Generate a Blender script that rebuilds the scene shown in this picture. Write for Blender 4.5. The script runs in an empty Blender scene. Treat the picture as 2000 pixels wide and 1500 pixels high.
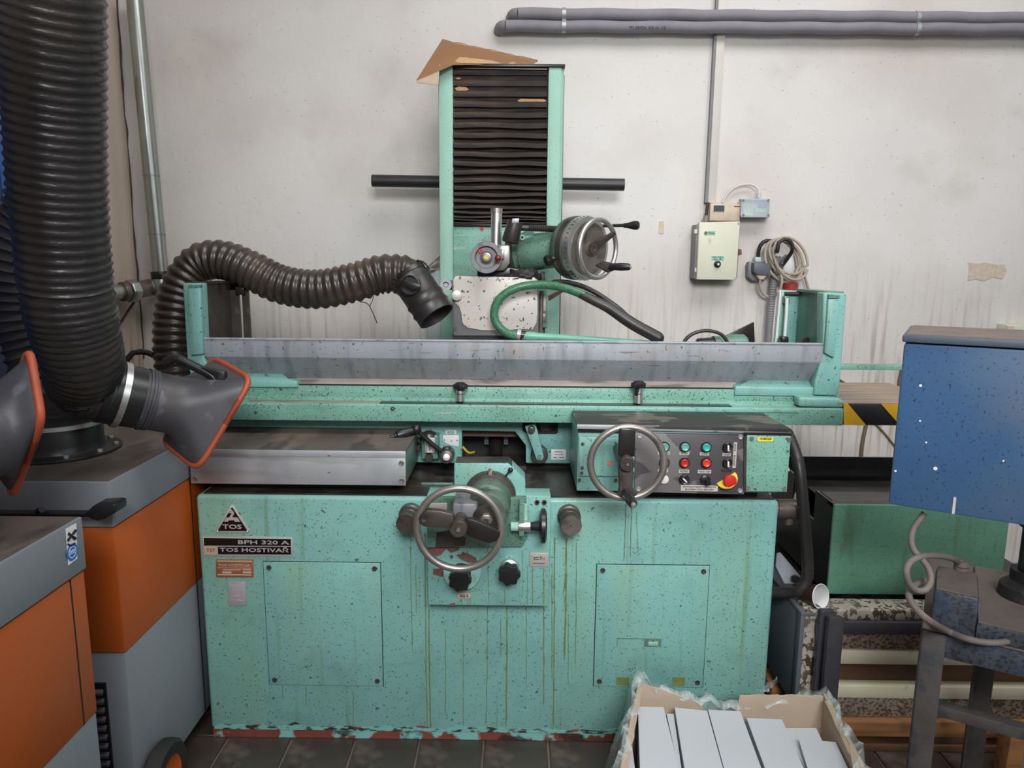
import bpy, bmesh, math, random
from math import radians, sin, cos, pi, tan
from mathutils import Vector, Matrix
random.seed(7)
SC = bpy.context.scene
COL = SC.collection
V = Vector
# ------------------------------------------------------------------ camera
F_PX, PITCH, ROLL, YAW, CAM_H = 1400.0, radians(9.474), radians(0.468), radians(-0.389), 1.452
CF = V((sin(YAW)*cos(PITCH), cos(YAW)*cos(PITCH), -sin(PITCH)))
_R0 = V((cos(YAW), -sin(YAW), 0)); _U0 = _R0.cross(CF)
CR = cos(ROLL)*_R0 + sin(ROLL)*_U0
CU = -sin(ROLL)*_R0 + cos(ROLL)*_U0
CC = V((0, 0, CAM_H))
cam_data = bpy.data.cameras.new('camera'); cam = bpy.data.objects.new('camera', cam_data)
cam_data.sensor_width = 36.0; cam_data.lens = 36.0*F_PX/2000.0; cam_data.clip_start = 0.05
m3 = Matrix((CR, CU, -CF)).transposed()
cam.matrix_world = Matrix.Translation(CC) @ m3.to_4x4()
COL.objects.link(cam); SC.camera = cam
# ------------------------------------------------------------------ light and exposure
SC.view_settings.view_transform = 'Standard'; SC.view_settings.look = 'None'
SC.view_settings.exposure = 0.0; SC.view_settings.gamma = 1.0; SC.view_settings.use_curve_mapping = False
world = bpy.data.worlds.new('world'); SC.world = world; world.use_nodes = True
world.node_tree.nodes['Background'].inputs[0].default_value = (0.93, 0.97, 1.0, 1)
world.node_tree.nodes['Background'].inputs[1].default_value = 0.22
def area_light(name, loc, target, sx, sy, watts, color):
    d = bpy.data.lights.new(name, 'AREA'); d.shape = 'RECTANGLE'; d.size = sx; d.size_y = sy; d.energy = watts; d.color = color
    o = bpy.data.objects.new(name, d); COL.objects.link(o); o.location = loc
    o.rotation_euler = (V(target)-V(loc)).to_track_quat('-Z', 'Y').to_euler(); return o
area_light('roof_light', (1.0, 1.3, 4.2), (0.8, 2.8, 0.9), 3.0, 1.2, 76, (1.0, 0.985, 0.97))
area_light('window_light', (3.0, -0.9, 2.5), (0.1, 2.4, 0.9), 2.2, 1.6, 22, (0.94, 0.98, 1.0))
front_fill = area_light('front_fill_light', (0.45, -1.7, 3.0), (0.35, 2.4, 0.85), 1.6, 1.0, 25, (0.97, 0.99, 1.0)); front_fill.data.spread = radians(62)  # added unseen fill for the machine front, narrowed so the sides stay dim

# ------------------------------------------------------------------ picture point -> place
def ray(px, py):
    return CF + CR*((px-1000.0)/F_PX) + CU*((750.0-py)/F_PX)
def P(px, py, Y):
    d = ray(px, py); return CC + d*(Y/d.y)
def PZ(px, py, z):
    d = ray(px, py); return CC + d*((z-CAM_H)/d.z)
def MP(p):                       # metres per picture pixel at a place
    return (V(p)-CC).dot(CF)/F_PX

# ------------------------------------------------------------------ mesh builder
def frame(axis):
    a = V(axis).normalized()
    t = V((0, 0, 1)) if abs(a.z) < 0.9 else V((1, 0, 0))
    u = t.cross(a).normalized(); w = a.cross(u)
    return a, u, w
class MB:
    def __init__(s): s.v = []; s.f = []
    def add(s, vs, fs):
        n = len(s.v); s.v += [V(x) for x in vs]; s.f += [tuple(i+n for i in f) for f in fs]; return s
    def obox(s, o, u, v, w):
        o, u, v, w = V(o), V(u), V(v), V(w)
        vs = [o, o+u, o+u+v, o+v, o+w, o+u+w, o+u+v+w, o+v+w]
        fs = [(0,3,2,1), (4,5,6,7), (0,1,5,4), (1,2,6,5), (2,3,7,6), (3,0,4,7)]
        if u.cross(v).dot(w) < 0: fs = [f[::-1] for f in fs]
        return s.add(vs, fs)
    def box(s, x0, x1, y0, y1, z0, z1):
        return s.obox((x0, y0, z0), (x1-x0, 0, 0), (0, y1-y0, 0), (0, 0, z1-z0))
    def prism(s, pts, ext):
        pts = [V(p) for p in pts]; e = V(ext); n = len(pts)
        nrm = V((0, 0, 0))
        for i in range(n): nrm += pts[i].cross(pts[(i+1) % n])
        fs = [tuple(range(n)), tuple(range(2*n-1, n-1, -1))] + [(i, i+n, (i+1) % n+n, (i+1) % n) for i in range(n)]
        if nrm.dot(e) > 0: fs = [f[::-1] for f in fs]
        return s.add(pts+[p+e for p in pts], fs)
    def lathe(s, c, axis, prof, n=24, closed=False, sx=1.0):
        a, u, w = frame(axis); c = V(c); vs = []; fs = []; idx = []
        for (r, h) in prof:
            if r < 1e-6: idx.append([len(vs)]); vs.append(c+a*h)
            else:
                idx.append(list(range(len(vs), len(vs)+n)))
                vs += [c+a*h+(u*cos(2*pi*k/n)+w*sin(2*pi*k/n))*r for k in range(n)]
        pairs = list(zip(idx[:-1], idx[1:])) + ([(idx[-1], idx[0])] if closed else [])
        for A, B in pairs:
            for k in range(n):
                q = [A[k % len(A)], A[(k+1) % len(A)], B[(k+1) % len(B)], B[k % len(B)]]
                r = []
                for i in q:
                    if i not in r: r.append(i)
                if len(r) > 2: fs.append(tuple(r))
        return s.add(vs, fs)
    def cyl(s, p0, p1, r0, r1=None, n=20):
        p0, p1 = V(p0), V(p1); r1 = r0 if r1 is None else r1; L = (p1-p0).length
        return s.lathe(p0, p1-p0, [(0, 0), (r0, 0), (r1, L), (0, L)], n)
    def ring(s, c, axis, ro, ri, h, n=32, h0=0):
        return s.lathe(c, axis, [(ri, h0), (ro, h0), (ro, h0+h), (ri, h0+h)], n, True)
    def torus(s, c, axis, R, r, n=48, m=12):
        return s.lathe(c, axis, [(R+r*cos(2*pi*k/m), r*sin(2*pi*k/m)) for k in range(m)], n, True)
    def ball(s, c, r, n=16, m=9):
        return s.lathe(c, (0, 0, 1), [(r*sin(pi*k/m), -r*cos(pi*k/m)) for k in range(m+1)], n)
    def tube(s, pts, r, n=12, caps=True):
        pts = [V(p) for p in pts]; N = len(pts); rr = r if isinstance(r, (list, tuple)) else [r]*N
        tans = [(pts[min(i+1, N-1)]-pts[max(i-1, 0)]).normalized() for i in range(N)]
        _, u, w = frame(tans[0]); vs = []; fs = []
        for i in range(N):
            if i:
                q = tans[i-1].rotation_difference(tans[i]); u = q @ u; w = q @ w
            vs += [pts[i]+(u*cos(2*pi*k/n)+w*sin(2*pi*k/n))*rr[i] for k in range(n)]
        for i in range(N-1):
            for k in range(n):
                a, b = i*n+k, i*n+(k+1) % n; fs.append((a, b, b+n, a+n))
        if caps: fs += [tuple(range(n-1, -1, -1)), tuple(range((N-1)*n, N*n))]
        return s.add(vs, fs)
    # ---- picture-measured helpers
    def pbox(s, x0, y0, x1, y1, Y, d):
        a = P(x0, (y0+y1)/2, Y); b = P(x1, (y0+y1)/2, Y); t = P((x0+x1)/2, y0, Y); l = P((x0+x1)/2, y1, Y)
        return s.box(a.x, b.x, min(Y, Y+d), max(Y, Y+d), l.z, t.z)
    def pprism(s, pts, Y, d):
        return s.prism([P(x, y, Y) for x, y in pts], (0, d, 0))
def spline(ctrl, step):
    c = [V(p) for p in ctrl]; c = [c[0]*2-c[1]]+c+[c[-1]*2-c[-2]]; out = []
    for i in range(1, len(c)-2):
        p0, p1, p2, p3 = c[i-1:i+3]; n = max(1, int(round((p2-p1).length/step)))
        for k in range(n):
            t = k/n
            out.append(0.5*((2*p1)+(p2-p0)*t+(2*p0-5*p1+4*p2-p3)*t*t+(3*p1-p0-3*p2+p3)*t**3))
    out.append(c[-2]); return out

ORG = {}
def obj(name, mb, mat, parent=None, bevel=0, seg=2, sharp=38, origin=True, flip_check=True, weld=False):
    """links the collected shapes as ONE mesh object, its own origin at its middle"""
    vs = mb.v
    lo = V([min(v[i] for v in vs) for i in range(3)]); hi = V([max(v[i] for v in vs) for i in range(3)])
    c = (lo+hi)/2 if origin else V((0, 0, 0))
    me = bpy.data.meshes.new(name); me.from_pydata([v-c for v in vs], [], mb.f)
    bm = bmesh.new(); bm.from_mesh(me)
    if weld: bmesh.ops.remove_doubles(bm, verts=bm.verts, dist=1e-5)
    bmesh.ops.recalc_face_normals(bm, faces=bm.faces)
    if bevel:
        ed = [e for e in bm.edges if len(e.link_faces) == 2 and e.calc_face_angle(0) > radians(30)]
        bmesh.ops.bevel(bm, geom=ed, offset=bevel, segments=seg, affect='EDGES', clamp_overlap=True, profile=0.5)
    bm.to_mesh(me); bm.free()
    me.polygons.foreach_set('use_smooth', [True]*len(me.polygons))
    me.set_sharp_from_angle(angle=radians(sharp))
    me.materials.append(mat)
    o = bpy.data.objects.new(name, me); COL.objects.link(o)
    o.location = c - (ORG[parent] if parent else V((0, 0, 0)))
    if parent: o.parent = parent
    ORG[o] = c
    return o
def again(o, delta, parent=None, name=None):
    """a copy of one part, sharing its mesh"""
    c = o.copy(); COL.objects.link(c); w = ORG[o]+V(delta); p = parent or o.parent
    c.parent = p; c.location = w-(ORG[p] if p else V((0, 0, 0))); ORG[c] = w
    return c
def tag(o, label, cat=None, group=None, kind=None):
    if label: o['label'] = label
    if cat: o['category'] = cat
    if group: o['group'] = group
    if kind: o['kind'] = kind
    return o
def thing(name, loc, label, cat, group=None):
    o = bpy.data.objects.new(name, None); o.empty_display_size = 0.1; COL.objects.link(o); o.location = loc
    ORG[o] = V(loc); return tag(o, label, cat, group)
def lettering(body, c, h, mat, parent, sx=1.0, bold=0.0, align='CENTER', name='lettering', right=V((1, 0, 0)), up=V((0, 0, 1)), width=None):
    cu = bpy.data.curves.new(name, 'FONT'); cu.body = body; cu.align_x = align; cu.align_y = 'CENTER'; cu.size = 1.0
    cu.offset = bold; cu.extrude = 0.02; cu.resolution_u = 2
    t = bpy.data.objects.new('tmp', cu); COL.objects.link(t)
    me = bpy.data.meshes.new_from_object(t.evaluated_get(bpy.context.evaluated_depsgraph_get()))
    bpy.data.objects.remove(t); bpy.data.curves.remove(cu)
    xs = [v.co.x for v in me.vertices]
    k = h/0.72
    kx = k*sx if width is None else width/(max(xs)-min(xs))
    n = right.cross(up)
    mb = MB(); mb.v = [V(c)+right*(v.co.x*kx)+up*(v.co.y*k)+n*(v.co.z*0.02+0.0006) for v in me.vertices]
    mb.f = [tuple(p.vertices) for p in me.polygons]
    bpy.data.meshes.remove(me)
    return obj(name, mb, mat, parent)
# ------------------------------------------------------------------ materials
def lin(c):
    if isinstance(c, str): c = [int(c[i:i+2], 16)/255 for i in (0, 2, 4)]
    return tuple((x/12.92 if x <= 0.04045 else ((x+0.055)/1.055)**2.4) for x in c)+(1,)
def mat(name, col, rough=0.5, metal=0.0, var=0.0, vscale=6.0, layers=(), bump=None, alpha=None, coat=0.0, spec=0.5, var2=None):
    """layers: (colour, (sx,sy,sz) noise scale, lo, hi, strength, detail) painted marks over the base colour"""
    m = bpy.data.materials.new(name); m.use_nodes = True; nt = m.node_tree; N, L = nt.nodes, nt.links
    b = N['Principled BSDF']; b.inputs['Roughness'].default_value = rough; b.inputs['Metallic'].default_value = metal
    b.inputs['Coat Weight'].default_value = coat; b.inputs['Specular IOR Level'].default_value = spec
    tc = N.new('ShaderNodeTexCoord'); out = None
    rgb = N.new('ShaderNodeRGB'); rgb.outputs[0].default_value = lin(col); out = rgb.outputs[0]
    def noise(scale, detail=4, seed=0.0, dist=0.0):
        mp = N.new('ShaderNodeMapping'); L.new(tc.outputs['Object'], mp.inputs[0])
        mp.inputs['Scale'].default_value = scale if isinstance(scale, tuple) else (scale,)*3
        mp.inputs['Location'].default_value = (seed*3.1, seed*1.7, seed*2.3)
        n = N.new('ShaderNodeTexNoise'); n.inputs['Scale'].default_value = 1.0; n.inputs['Detail'].default_value = detail
        n.inputs['Distortion'].default_value = dist
        L.new(mp.outputs[0], n.inputs[0]); return n.outputs['Fac']
    def over(fac, c):
        nonlocal out
        mx = N.new('ShaderNodeMix'); mx.data_type = 'RGBA'; L.new(fac, mx.inputs[0]); L.new(out, mx.inputs[6]); mx.inputs[7].default_value = lin(c)
        out = mx.outputs[2]
    if var:
        f = noise(vscale, 6)
        mr = N.new('ShaderNodeMapRange'); L.new(f, mr.inputs[0]); mr.inputs[1].default_value = 0.3; mr.inputs[2].default_value = 0.7
        mr.inputs[3].default_value = 1-var; mr.inputs[4].default_value = 1+var*0.6
        mx = N.new('ShaderNodeMix'); mx.data_type = 'RGBA'; mx.blend_type = 'MULTIPLY'; mx.inputs[0].default_value = 1
        cb = N.new('ShaderNodeCombineColor')
        for i in range(3): L.new(mr.outputs[0], cb.inputs[i])
        L.new(out, mx.inputs[6]); L.new(cb.outputs[0], mx.inputs[7]); out = mx.outputs[2]
    for i, ly in enumerate(layers):
        c, sc, lo, hi, st, det = ly[:6]
        f = noise(sc, det, seed=i+1.3, dist=ly[6] if len(ly) > 6 else 0.0)
        mr = N.new('ShaderNodeMapRange'); L.new(f, mr.inputs[0])
        mr.inputs[1].default_value = lo; mr.inputs[2].default_value = hi; mr.inputs[3].default_value = 0; mr.inputs[4].default_value = st
        over(mr.outputs[0], c)
    L.new(out, b.inputs['Base Color'])
    if bump:
        bn = N.new('ShaderNodeBump'); bn.inputs['Strength'].default_value = bump[1]; bn.inputs['Distance'].default_value = bump[2] if len(bump) > 2 else 0.002
        L.new(noise(bump[0], 5), bn.inputs['Height']); L.new(bn.outputs[0], b.inputs['Normal'])
    if alpha is not None: b.inputs['Alpha'].default_value = alpha
    return m
SPK = lambda st, hi=0.70: ('24332e', (235, 235, 190), hi-0.022, hi+0.005, st*0.85, 1)
M = {}
M['green'] = mat('green_paint', '78a9a2', 0.42, var=0.10, vscale=3.5, layers=[
    ('7fa283', (7, 7, 0.9), 0.50, 0.72, 0.5, 5), ('66835f', (46, 46, 1.3), 0.60, 0.72, 0.55, 3), ('5f837a', (9, 9, 9), 0.54, 0.74, 0.4, 7), SPK(0.9, 0.70), ('2c4038', (50, 50, 50), 0.685, 0.71, 0.8, 6)],
    bump=(60, 0.10, 0.001))
M['green_speck'] = mat('chipped_green_paint', '77a797', 0.42, var=0.14, vscale=4, layers=[
    ('5f836f', (5, 12, 14), 0.48, 0.68, 0.55, 6), SPK(0.95, 0.66), ('a9b3a4', (4, 60, 60), 0.66, 0.70, 0.6, 6), ('2a3c36', (45, 45, 45), 0.665, 0.69, 0.85, 6)], bump=(80, 0.15, 0.001))
M['green_pale'] = mat('pale_green_paint', '8fb8a8', 0.6, var=0.09, vscale=5, layers=[
    ('6e9686', (9, 9, 2), 0.52, 0.72, 0.5, 6), SPK(0.85, 0.71), ('44604f', (70, 70, 10), 0.72, 0.75, 0.9, 5)], bump=(70, 0.10, 0.001))
M['green_dark'] = mat('oily_green_paint', '5e8274', 0.35, var=0.22, vscale=7, layers=[
    ('3a4a35', (9, 9, 3), 0.5, 0.72, 0.7, 5), SPK(0.9, 0.66)], bump=(60, 0.15, 0.001))
M['green_tank'] = mat('scratched_green_tank_paint', '6ba088', 0.40, var=0.2, vscale=4, layers=[
    ('7fa47a', (3, 3, 40), 0.62, 0.7, 0.35, 5), ('4a5a30', (14, 14, 2.2), 0.58, 0.72, 0.7, 5), SPK(0.8, 0.70)], bump=(40, 0.1, 0.001))
M['drip'] = mat('oil_drip', '6a7a4c', 0.3, var=0.25, vscale=30)
M['oily'] = mat('oily_black_grime', '2f2a27', 0.30, var=0.3, vscale=9, layers=[('5e554c', (7, 9, 7), 0.5, 0.68, 0.55, 5), ('1d1a18', (12, 20, 12), 0.6, 0.66, 0.6, 4)], bump=(50, 0.2, 0.002))
M['wetoil'] = mat('wet_grey_oil_film', '332f2c', 0.45, var=0.2, vscale=6, layers=[('6d665b', (5, 11, 5), 0.53, 0.56, 0.7, 4), ('26221f', (9, 18, 9), 0.60, 0.63, 0.8, 3)], bump=(40, 0.1, 0.001))
M['steelgrey'] = mat('grey_guard_paint', '909399', 0.45, var=0.12, vscale=4, layers=[
    ('64666a', (26, 8, 3), 0.50, 0.68, 0.6, 6), ('8a8072', (5, 5, 9), 0.54, 0.70, 0.5, 6), ('3f4042', (9, 110, 110), 0.66, 0.70, 0.6, 5), ('36373a', (120, 120, 60), 0.66, 0.69, 0.8, 3)], bump=(60, 0.08, 0.001))
M['alu'] = mat('dull_aluminium', 'a9abae', 0.42, metal=0.35, var=0.10, vscale=5, layers=[('7b7d80', (6, 6, 6), 0.52, 0.68, 0.5, 7), ('76716a', (3, 30, 30), 0.56, 0.70, 0.4, 6), ('55524e', (30, 30, 60), 0.70, 0.73, 0.7, 4)], bump=(80, 0.05, 0.001))
M['chrome'] = mat('bright_steel', 'd4d3d1', 0.33, metal=0.95, var=0.08, vscale=20)
M['steel'] = mat('worn_steel', '9a948e', 0.36, metal=0.75, var=0.18, vscale=16, layers=[('5a4f48', (20, 20, 20), 0.58, 0.7, 0.5, 5)])
M['iron'] = mat('dark_cast_iron', '4b4440', 0.38, metal=0.35, var=0.25, vscale=18, layers=[('241f1d', (16, 16, 16), 0.55, 0.68, 0.6, 5), ('6d6763', (30, 30, 30), 0.68, 0.74, 0.5, 4)], bump=(70, 0.2, 0.001))
M['blackoil'] = mat('black_oily_steel', '262322', 0.30, metal=0.2, var=0.3, vscale=14, bump=(60, 0.2, 0.001))
M['plastic'] = mat('black_plastic', '1b1b1d', 0.35, var=0.15, vscale=20)
M['rubber'] = mat('black_rubber', '2b2827', 0.42, var=0.2, vscale=12, layers=[('4a433d', (6, 6, 6), 0.55, 0.75, 0.5, 5)], bump=(90, 0.1, 0.001))
M['hosefab'] = mat('black_coated_hose_fabric', '2e2b2b', 0.36, var=0.2, vscale=9, layers=[('474039', (5, 5, 5), 0.52, 0.75, 0.6, 5)], bump=((26, 26, 60), 0.5, 0.006))
M['duct'] = mat('dusty_dark_brown_duct', '3a332f', 0.30, var=0.25, vscale=8, layers=[('5f4d3f', (6, 6, 6), 0.5, 0.72, 0.6, 5)], bump=(50, 0.2, 0.002))
M['hood'] = mat('charcoal_plastic_hood', '3c3b40', 0.48, var=0.15, vscale=7, layers=[('232328', (8, 8, 8), 0.52, 0.62, 0.6, 7), ('58524d', (4, 4, 4), 0.50, 0.70, 0.5, 5), ('6c6d78', (14, 14, 14), 0.62, 0.70, 0.5, 7)], bump=(60, 0.06, 0.001))
M['orange_rim'] = mat('orange_rubber_rim', 'a34a2c', 0.55, var=0.2, vscale=14)
M['orange'] = mat('orange_powder_coat', 'ab4f17', 0.45, var=0.06, vscale=4, layers=[('8f3d10', (3, 3, 3), 0.6, 0.8, 0.25, 4)], bump=(160, 0.06, 0.001))
M['extgrey'] = mat('grey_powder_coat', '7a7e84', 0.48, var=0.06, vscale=5, layers=[('5c5f60', (12, 12, 4), 0.66, 0.72, 0.6, 5)], bump=(160, 0.06, 0.001))
M['dusttop'] = mat('brown_dusty_lid_top', '5a514b', 0.5, var=0.2, vscale=5, layers=[('7a6d63', (7, 3, 4), 0.48, 0.62, 0.6, 7), ('332d2a', (9, 4, 9), 0.56, 0.66, 0.7, 7)], bump=(40, 0.1, 0.001))
M['bellows'] = mat('oily_bellows_fabric', '332c29', 0.7, var=0.3, vscale=10, layers=[('5a4a3e', (3.5, 12, 30), 0.46, 0.66, 0.75, 5), ('1f212a', (5, 12, 20), 0.50, 0.64, 0.7, 5), ('b08a5c', (9, 9, 40), 0.72, 0.76, 0.8, 3)], bump=(40, 0.15, 0.002), spec=0.2)
M['worn_tan'] = mat('worn_tan_patch', 'b08a60', 0.7, var=0.3, vscale=30)
M['whitepaint'] = mat('scratched_white_guard_paint', 'c6bfb8', 0.45, var=0.08, vscale=6, layers=[('9b8b78', (9, 9, 3), 0.6, 0.75, 0.5, 5), ('3b3a40', (75, 75, 75), 0.63, 0.66, 0.9, 4)], bump=(70, 0.1, 0.001))
M['guardgrey'] = mat('bare_grey_guard_metal', '78777b', 0.45, metal=0.2, var=0.2, vscale=10, layers=[('3d3a3a', (30, 30, 12), 0.62, 0.7, 0.6, 4)])
M['red'] = mat('red_plastic', 'c0271f', 0.35, var=0.08, vscale=20)
M['redlit'] = mat('bright_red_button', 'e0382a', 0.3)
M['redpaint'] = mat('red_primer', '6b473d', 0.6, var=0.3, vscale=20)
M['teal'] = mat('teal_button_plastic', '35aa9b', 0.3)
M['tealdull'] = mat('dull_teal_button_plastic', '5fa899', 0.35)
M['yellow'] = mat('yellow_plastic', 'd8b83a', 0.4, var=0.12, vscale=40)
M['sticker_y'] = mat('yellow_sticker', 'e6d62a', 0.5)
M['label'] = mat('white_label_strip', 'bdb6ad', 0.5, var=0.1, vscale=40)
M['plate'] = mat('engraved_metal_plate', 'b5ada8', 0.4, metal=0.3, var=0.1, vscale=30)
M['white'] = mat('white_plastic', 'd9d9d8', 0.4)
M['ink'] = mat('black_print', '171517', 0.5)
M['blackplate'] = mat('black_nameplate', '100e10', 0.35)
M['silverink'] = mat('silver_lettering', 'b3a9a6', 0.4, metal=0.2)
M['copper'] = mat('brown_red_nameplate', '8a5238', 0.45, var=0.15, vscale=30)
M['copperink'] = mat('tan_plate_print', 'b09a86', 0.5)
M['panel'] = mat('dark_grey_control_panel', '4a474a', 0.42, var=0.1, vscale=8, layers=[('75706f', (6, 6, 9), 0.53, 0.55, 0.75, 3)], bump=(90, 0.08, 0.001))
M['cream'] = mat('cream_painted_enclosure', 'd3d3bd', 0.45, var=0.04, vscale=6, layers=[('9c8e7a', (14, 14, 5), 0.70, 0.75, 0.6, 4)])
M['beige'] = mat('beige_dusty_plastic', 'cdbba5', 0.5, var=0.12, vscale=30)
M['lcd'] = mat('dark_display', '3c3e3a', 0.25)
M['mint'] = mat('mint_label', '8fc4ae', 0.5)
M['pipegrey'] = mat('grey_foam_insulation', '86838a', 0.75, var=0.08, vscale=14, bump=(60, 0.2, 0.002))
M['trunk'] = mat('cream_plastic_trunking', 'cfcac1', 0.5, var=0.05, vscale=8)
M['galv'] = mat('galvanised_steel', 'a4a9a4', 0.30, metal=0.8, var=0.12, vscale=14, layers=[('6f6a5f', (20, 20, 5), 0.62, 0.72, 0.5, 4)])
M['rustpipe'] = mat('stained_pipe_fitting', '70675f', 0.4, metal=0.5, var=0.3, vscale=25, layers=[('5b3a22', (30, 30, 30), 0.55, 0.68, 0.7, 4)])
M['greyplast'] = mat('grey_socket_plastic', '7b7c7d', 0.5, var=0.1, vscale=20)
M['coil'] = mat('beige_cable_sheath', 'a89b8b', 0.5, var=0.12, vscale=30)
M['flexgrey'] = mat('grey_flexible_conduit', '807e80', 0.5, var=0.1, vscale=20)
M['green_oil'] = mat('oily_worn_green_casting', '54685c', 0.4, var=0.25, vscale=14, layers=[('2f302b', (18, 18, 18), 0.52, 0.66, 0.7, 6), ('7d9a8a', (20, 20, 20), 0.62, 0.7, 0.5, 5)], bump=(60, 0.15, 0.001))
M['disc'] = mat('worn_grey_disc', '6d665f', 0.4, metal=0.35, var=0.2, vscale=18, layers=[('3a3430', (22, 22, 22), 0.52, 0.66, 0.6, 6)], bump=(70, 0.15, 0.001))
M['apronwhite'] = mat('dirty_white_strip', 'a89e95', 0.5, var=0.15, vscale=8, layers=[('5d5148', (6, 30, 30), 0.52, 0.64, 0.7, 6)])
M['redplug'] = mat('red_power_connector', 'a83a32', 0.4)
M['black'] = mat('black_void_paint', '0f0e0e', 0.6)
M['darkbar'] = mat('dark_steel_tube', '3a383a', 0.42, metal=0.3, var=0.12, vscale=16)
M['card'] = mat('brown_cardboard', '8d6644', 0.8, var=0.12, vscale=5, layers=[('8a5d38', (2, 60, 60), 0.55, 0.65, 0.4, 3)])
M['cardedge'] = mat('cardboard_edge', 'bb9770', 0.85, var=0.2, vscale=60)
M['cardpale'] = mat('pale_carton_board', 'b3a08c', 0.8, var=0.06, vscale=8)
M['carton'] = mat('white_carton_board', 'b9bbc0', 0.55, var=0.03, vscale=4)
M['blue'] = mat('blue_enamel', '37597f', 0.42, var=0.14, vscale=4, layers=[('5a6470', (4, 4, 4), 0.52, 0.78, 0.6, 4), ('262c36', (190, 190, 150), 0.63, 0.67, 0.8, 4)], bump=(70, 0.1, 0.001))
M['bluedark'] = mat('oily_blue_casting', '3e444c', 0.45, var=0.35, vscale=18, layers=[('211e1d', (110, 110, 110), 0.5, 0.6, 0.7, 5), ('34496e', (12, 12, 12), 0.58, 0.72, 0.5, 4)], bump=(120, 0.5, 0.002))
M['bluecab'] = mat('blue_cabinet_paint', '1b3c6c', 0.4, var=0.1, vscale=3)
M['dust'] = mat('brown_swarf_dust', '6a5e57', 0.75, var=0.15, vscale=12, layers=[('3f3733', (20, 20, 20), 0.62, 0.7, 0.6, 5)], bump=(120, 0.3, 0.002))
M['standgrey'] = mat('dusty_dark_steel_stand', '4b4745', 0.5, metal=0.1, var=0.2, vscale=14, layers=[('33373c', (18, 18, 18), 0.52, 0.6, 0.7, 5)], bump=(120, 0.35, 0.002))
M['wood'] = mat('old_pallet_wood', '9a6b41', 0.75, var=0.2, vscale=6, layers=[('6b4426', (2, 40, 40), 0.5, 0.62, 0.6, 4), ('3e2a1b', (8, 8, 8), 0.6, 0.7, 0.6, 5)], bump=((4, 60, 60), 0.3, 0.002))
M['wooddark'] = mat('oil_soaked_wood', '5f4229', 0.6, var=0.3, vscale=6, layers=[('2a1c13', (5, 12, 12), 0.48, 0.62, 0.7, 5)], bump=((4, 60, 60), 0.3, 0.002))
M['creamsteel'] = mat('cream_painted_steel', 'd0c8ae', 0.5, var=0.08, vscale=8, layers=[('7a5b3c', (22, 22, 8), 0.64, 0.72, 0.7, 5)])
M['rusty'] = mat('rust_speckled_steel', '8d8071', 0.6, var=0.15, vscale=10, layers=[('4a2f1e', (120, 120, 120), 0.50, 0.56, 0.85, 4), ('3b2618', (14, 14, 14), 0.55, 0.68, 0.75, 6)], bump=(90, 0.3, 0.001))
M['rimrust'] = mat('chipped_cream_rim', 'aca698', 0.5, var=0.1, vscale=20, layers=[('3a261b', (70, 70, 45), 0.52, 0.55, 0.95, 6), ('7a766e', (9, 9, 9), 0.5, 0.65, 0.5, 5)])
M['cabgrey'] = mat('slate_grey_panel', '575d63', 0.45, var=0.06, vscale=6)
M['darksteel'] = mat('dark_flat_steel', '45434a', 0.42, metal=0.3, var=0.2, vscale=12)
M['tape_y'] = mat('yellow_hazard_tape', 'd0a01c', 0.45, var=0.1, vscale=30)
M['tape_k'] = mat('black_hazard_tape', '17161a', 0.4, var=0.1, vscale=30)
M['browntop'] = mat('grain_stained_guard_top', '94806d', 0.5, var=0.12, vscale=5, layers=[('625a54', (2.5, 34, 34), 0.48, 0.6, 0.75, 5), ('b5a58e', (4, 50, 50), 0.62, 0.68, 0.6, 4)])
M['cupbrown'] = mat('brown_cup_plastic', '35201b', 0.3)
M['cable'] = mat('dusty_grey_cable', '6a605b', 0.7, var=0.15, vscale=30)
M['cableblk'] = mat('black_cable', '211f1f', 0.45)
M['brownwire'] = mat('brown_wall_cable', '6b5a47', 0.6)
M['hosegreen'] = mat('green_braided_hose', '33664a', 0.35, var=0.2, vscale=40, layers=[('5c8a68', (260, 260, 260), 0.5, 0.6, 0.6, 1)])
M['tealrod'] = mat('teal_painted_tube', '6aa78f', 0.35, var=0.08, vscale=20)
M['motor'] = mat('green_motor_paint', '587f6c', 0.4, var=0.2, vscale=14, layers=[SPK(0.8, 0.66)])
M['rag'] = mat('black_oily_cloth', '242121', 0.6, var=0.3, vscale=20, bump=(30, 0.6, 0.01))
M['tile'] = mat('dark_worn_floor_tile', '403833', 0.36, var=0.22, vscale=10, layers=[('6d5d50', (9, 9, 9), 0.55, 0.7, 0.5, 5), ('241f1d', (14, 14, 14), 0.58, 0.68, 0.7, 6)], bump=(40, 0.15, 0.001))
M['grout'] = mat('oily_concrete', '6d5f54', 0.6, var=0.25, vscale=12)
M['tyre'] = mat('tyre_rubber', '232222', 0.6, var=0.2, vscale=20)
M['sheet'] = mat('crumpled_translucent_sheet', 'cfc9bf', 0.35, alpha=0.75)
M['paleblue'] = mat('pale_grey_panel', 'b7c0c4', 0.4)
M['stickblue'] = mat('blue_sticker', '2a67b5', 0.4)
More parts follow.
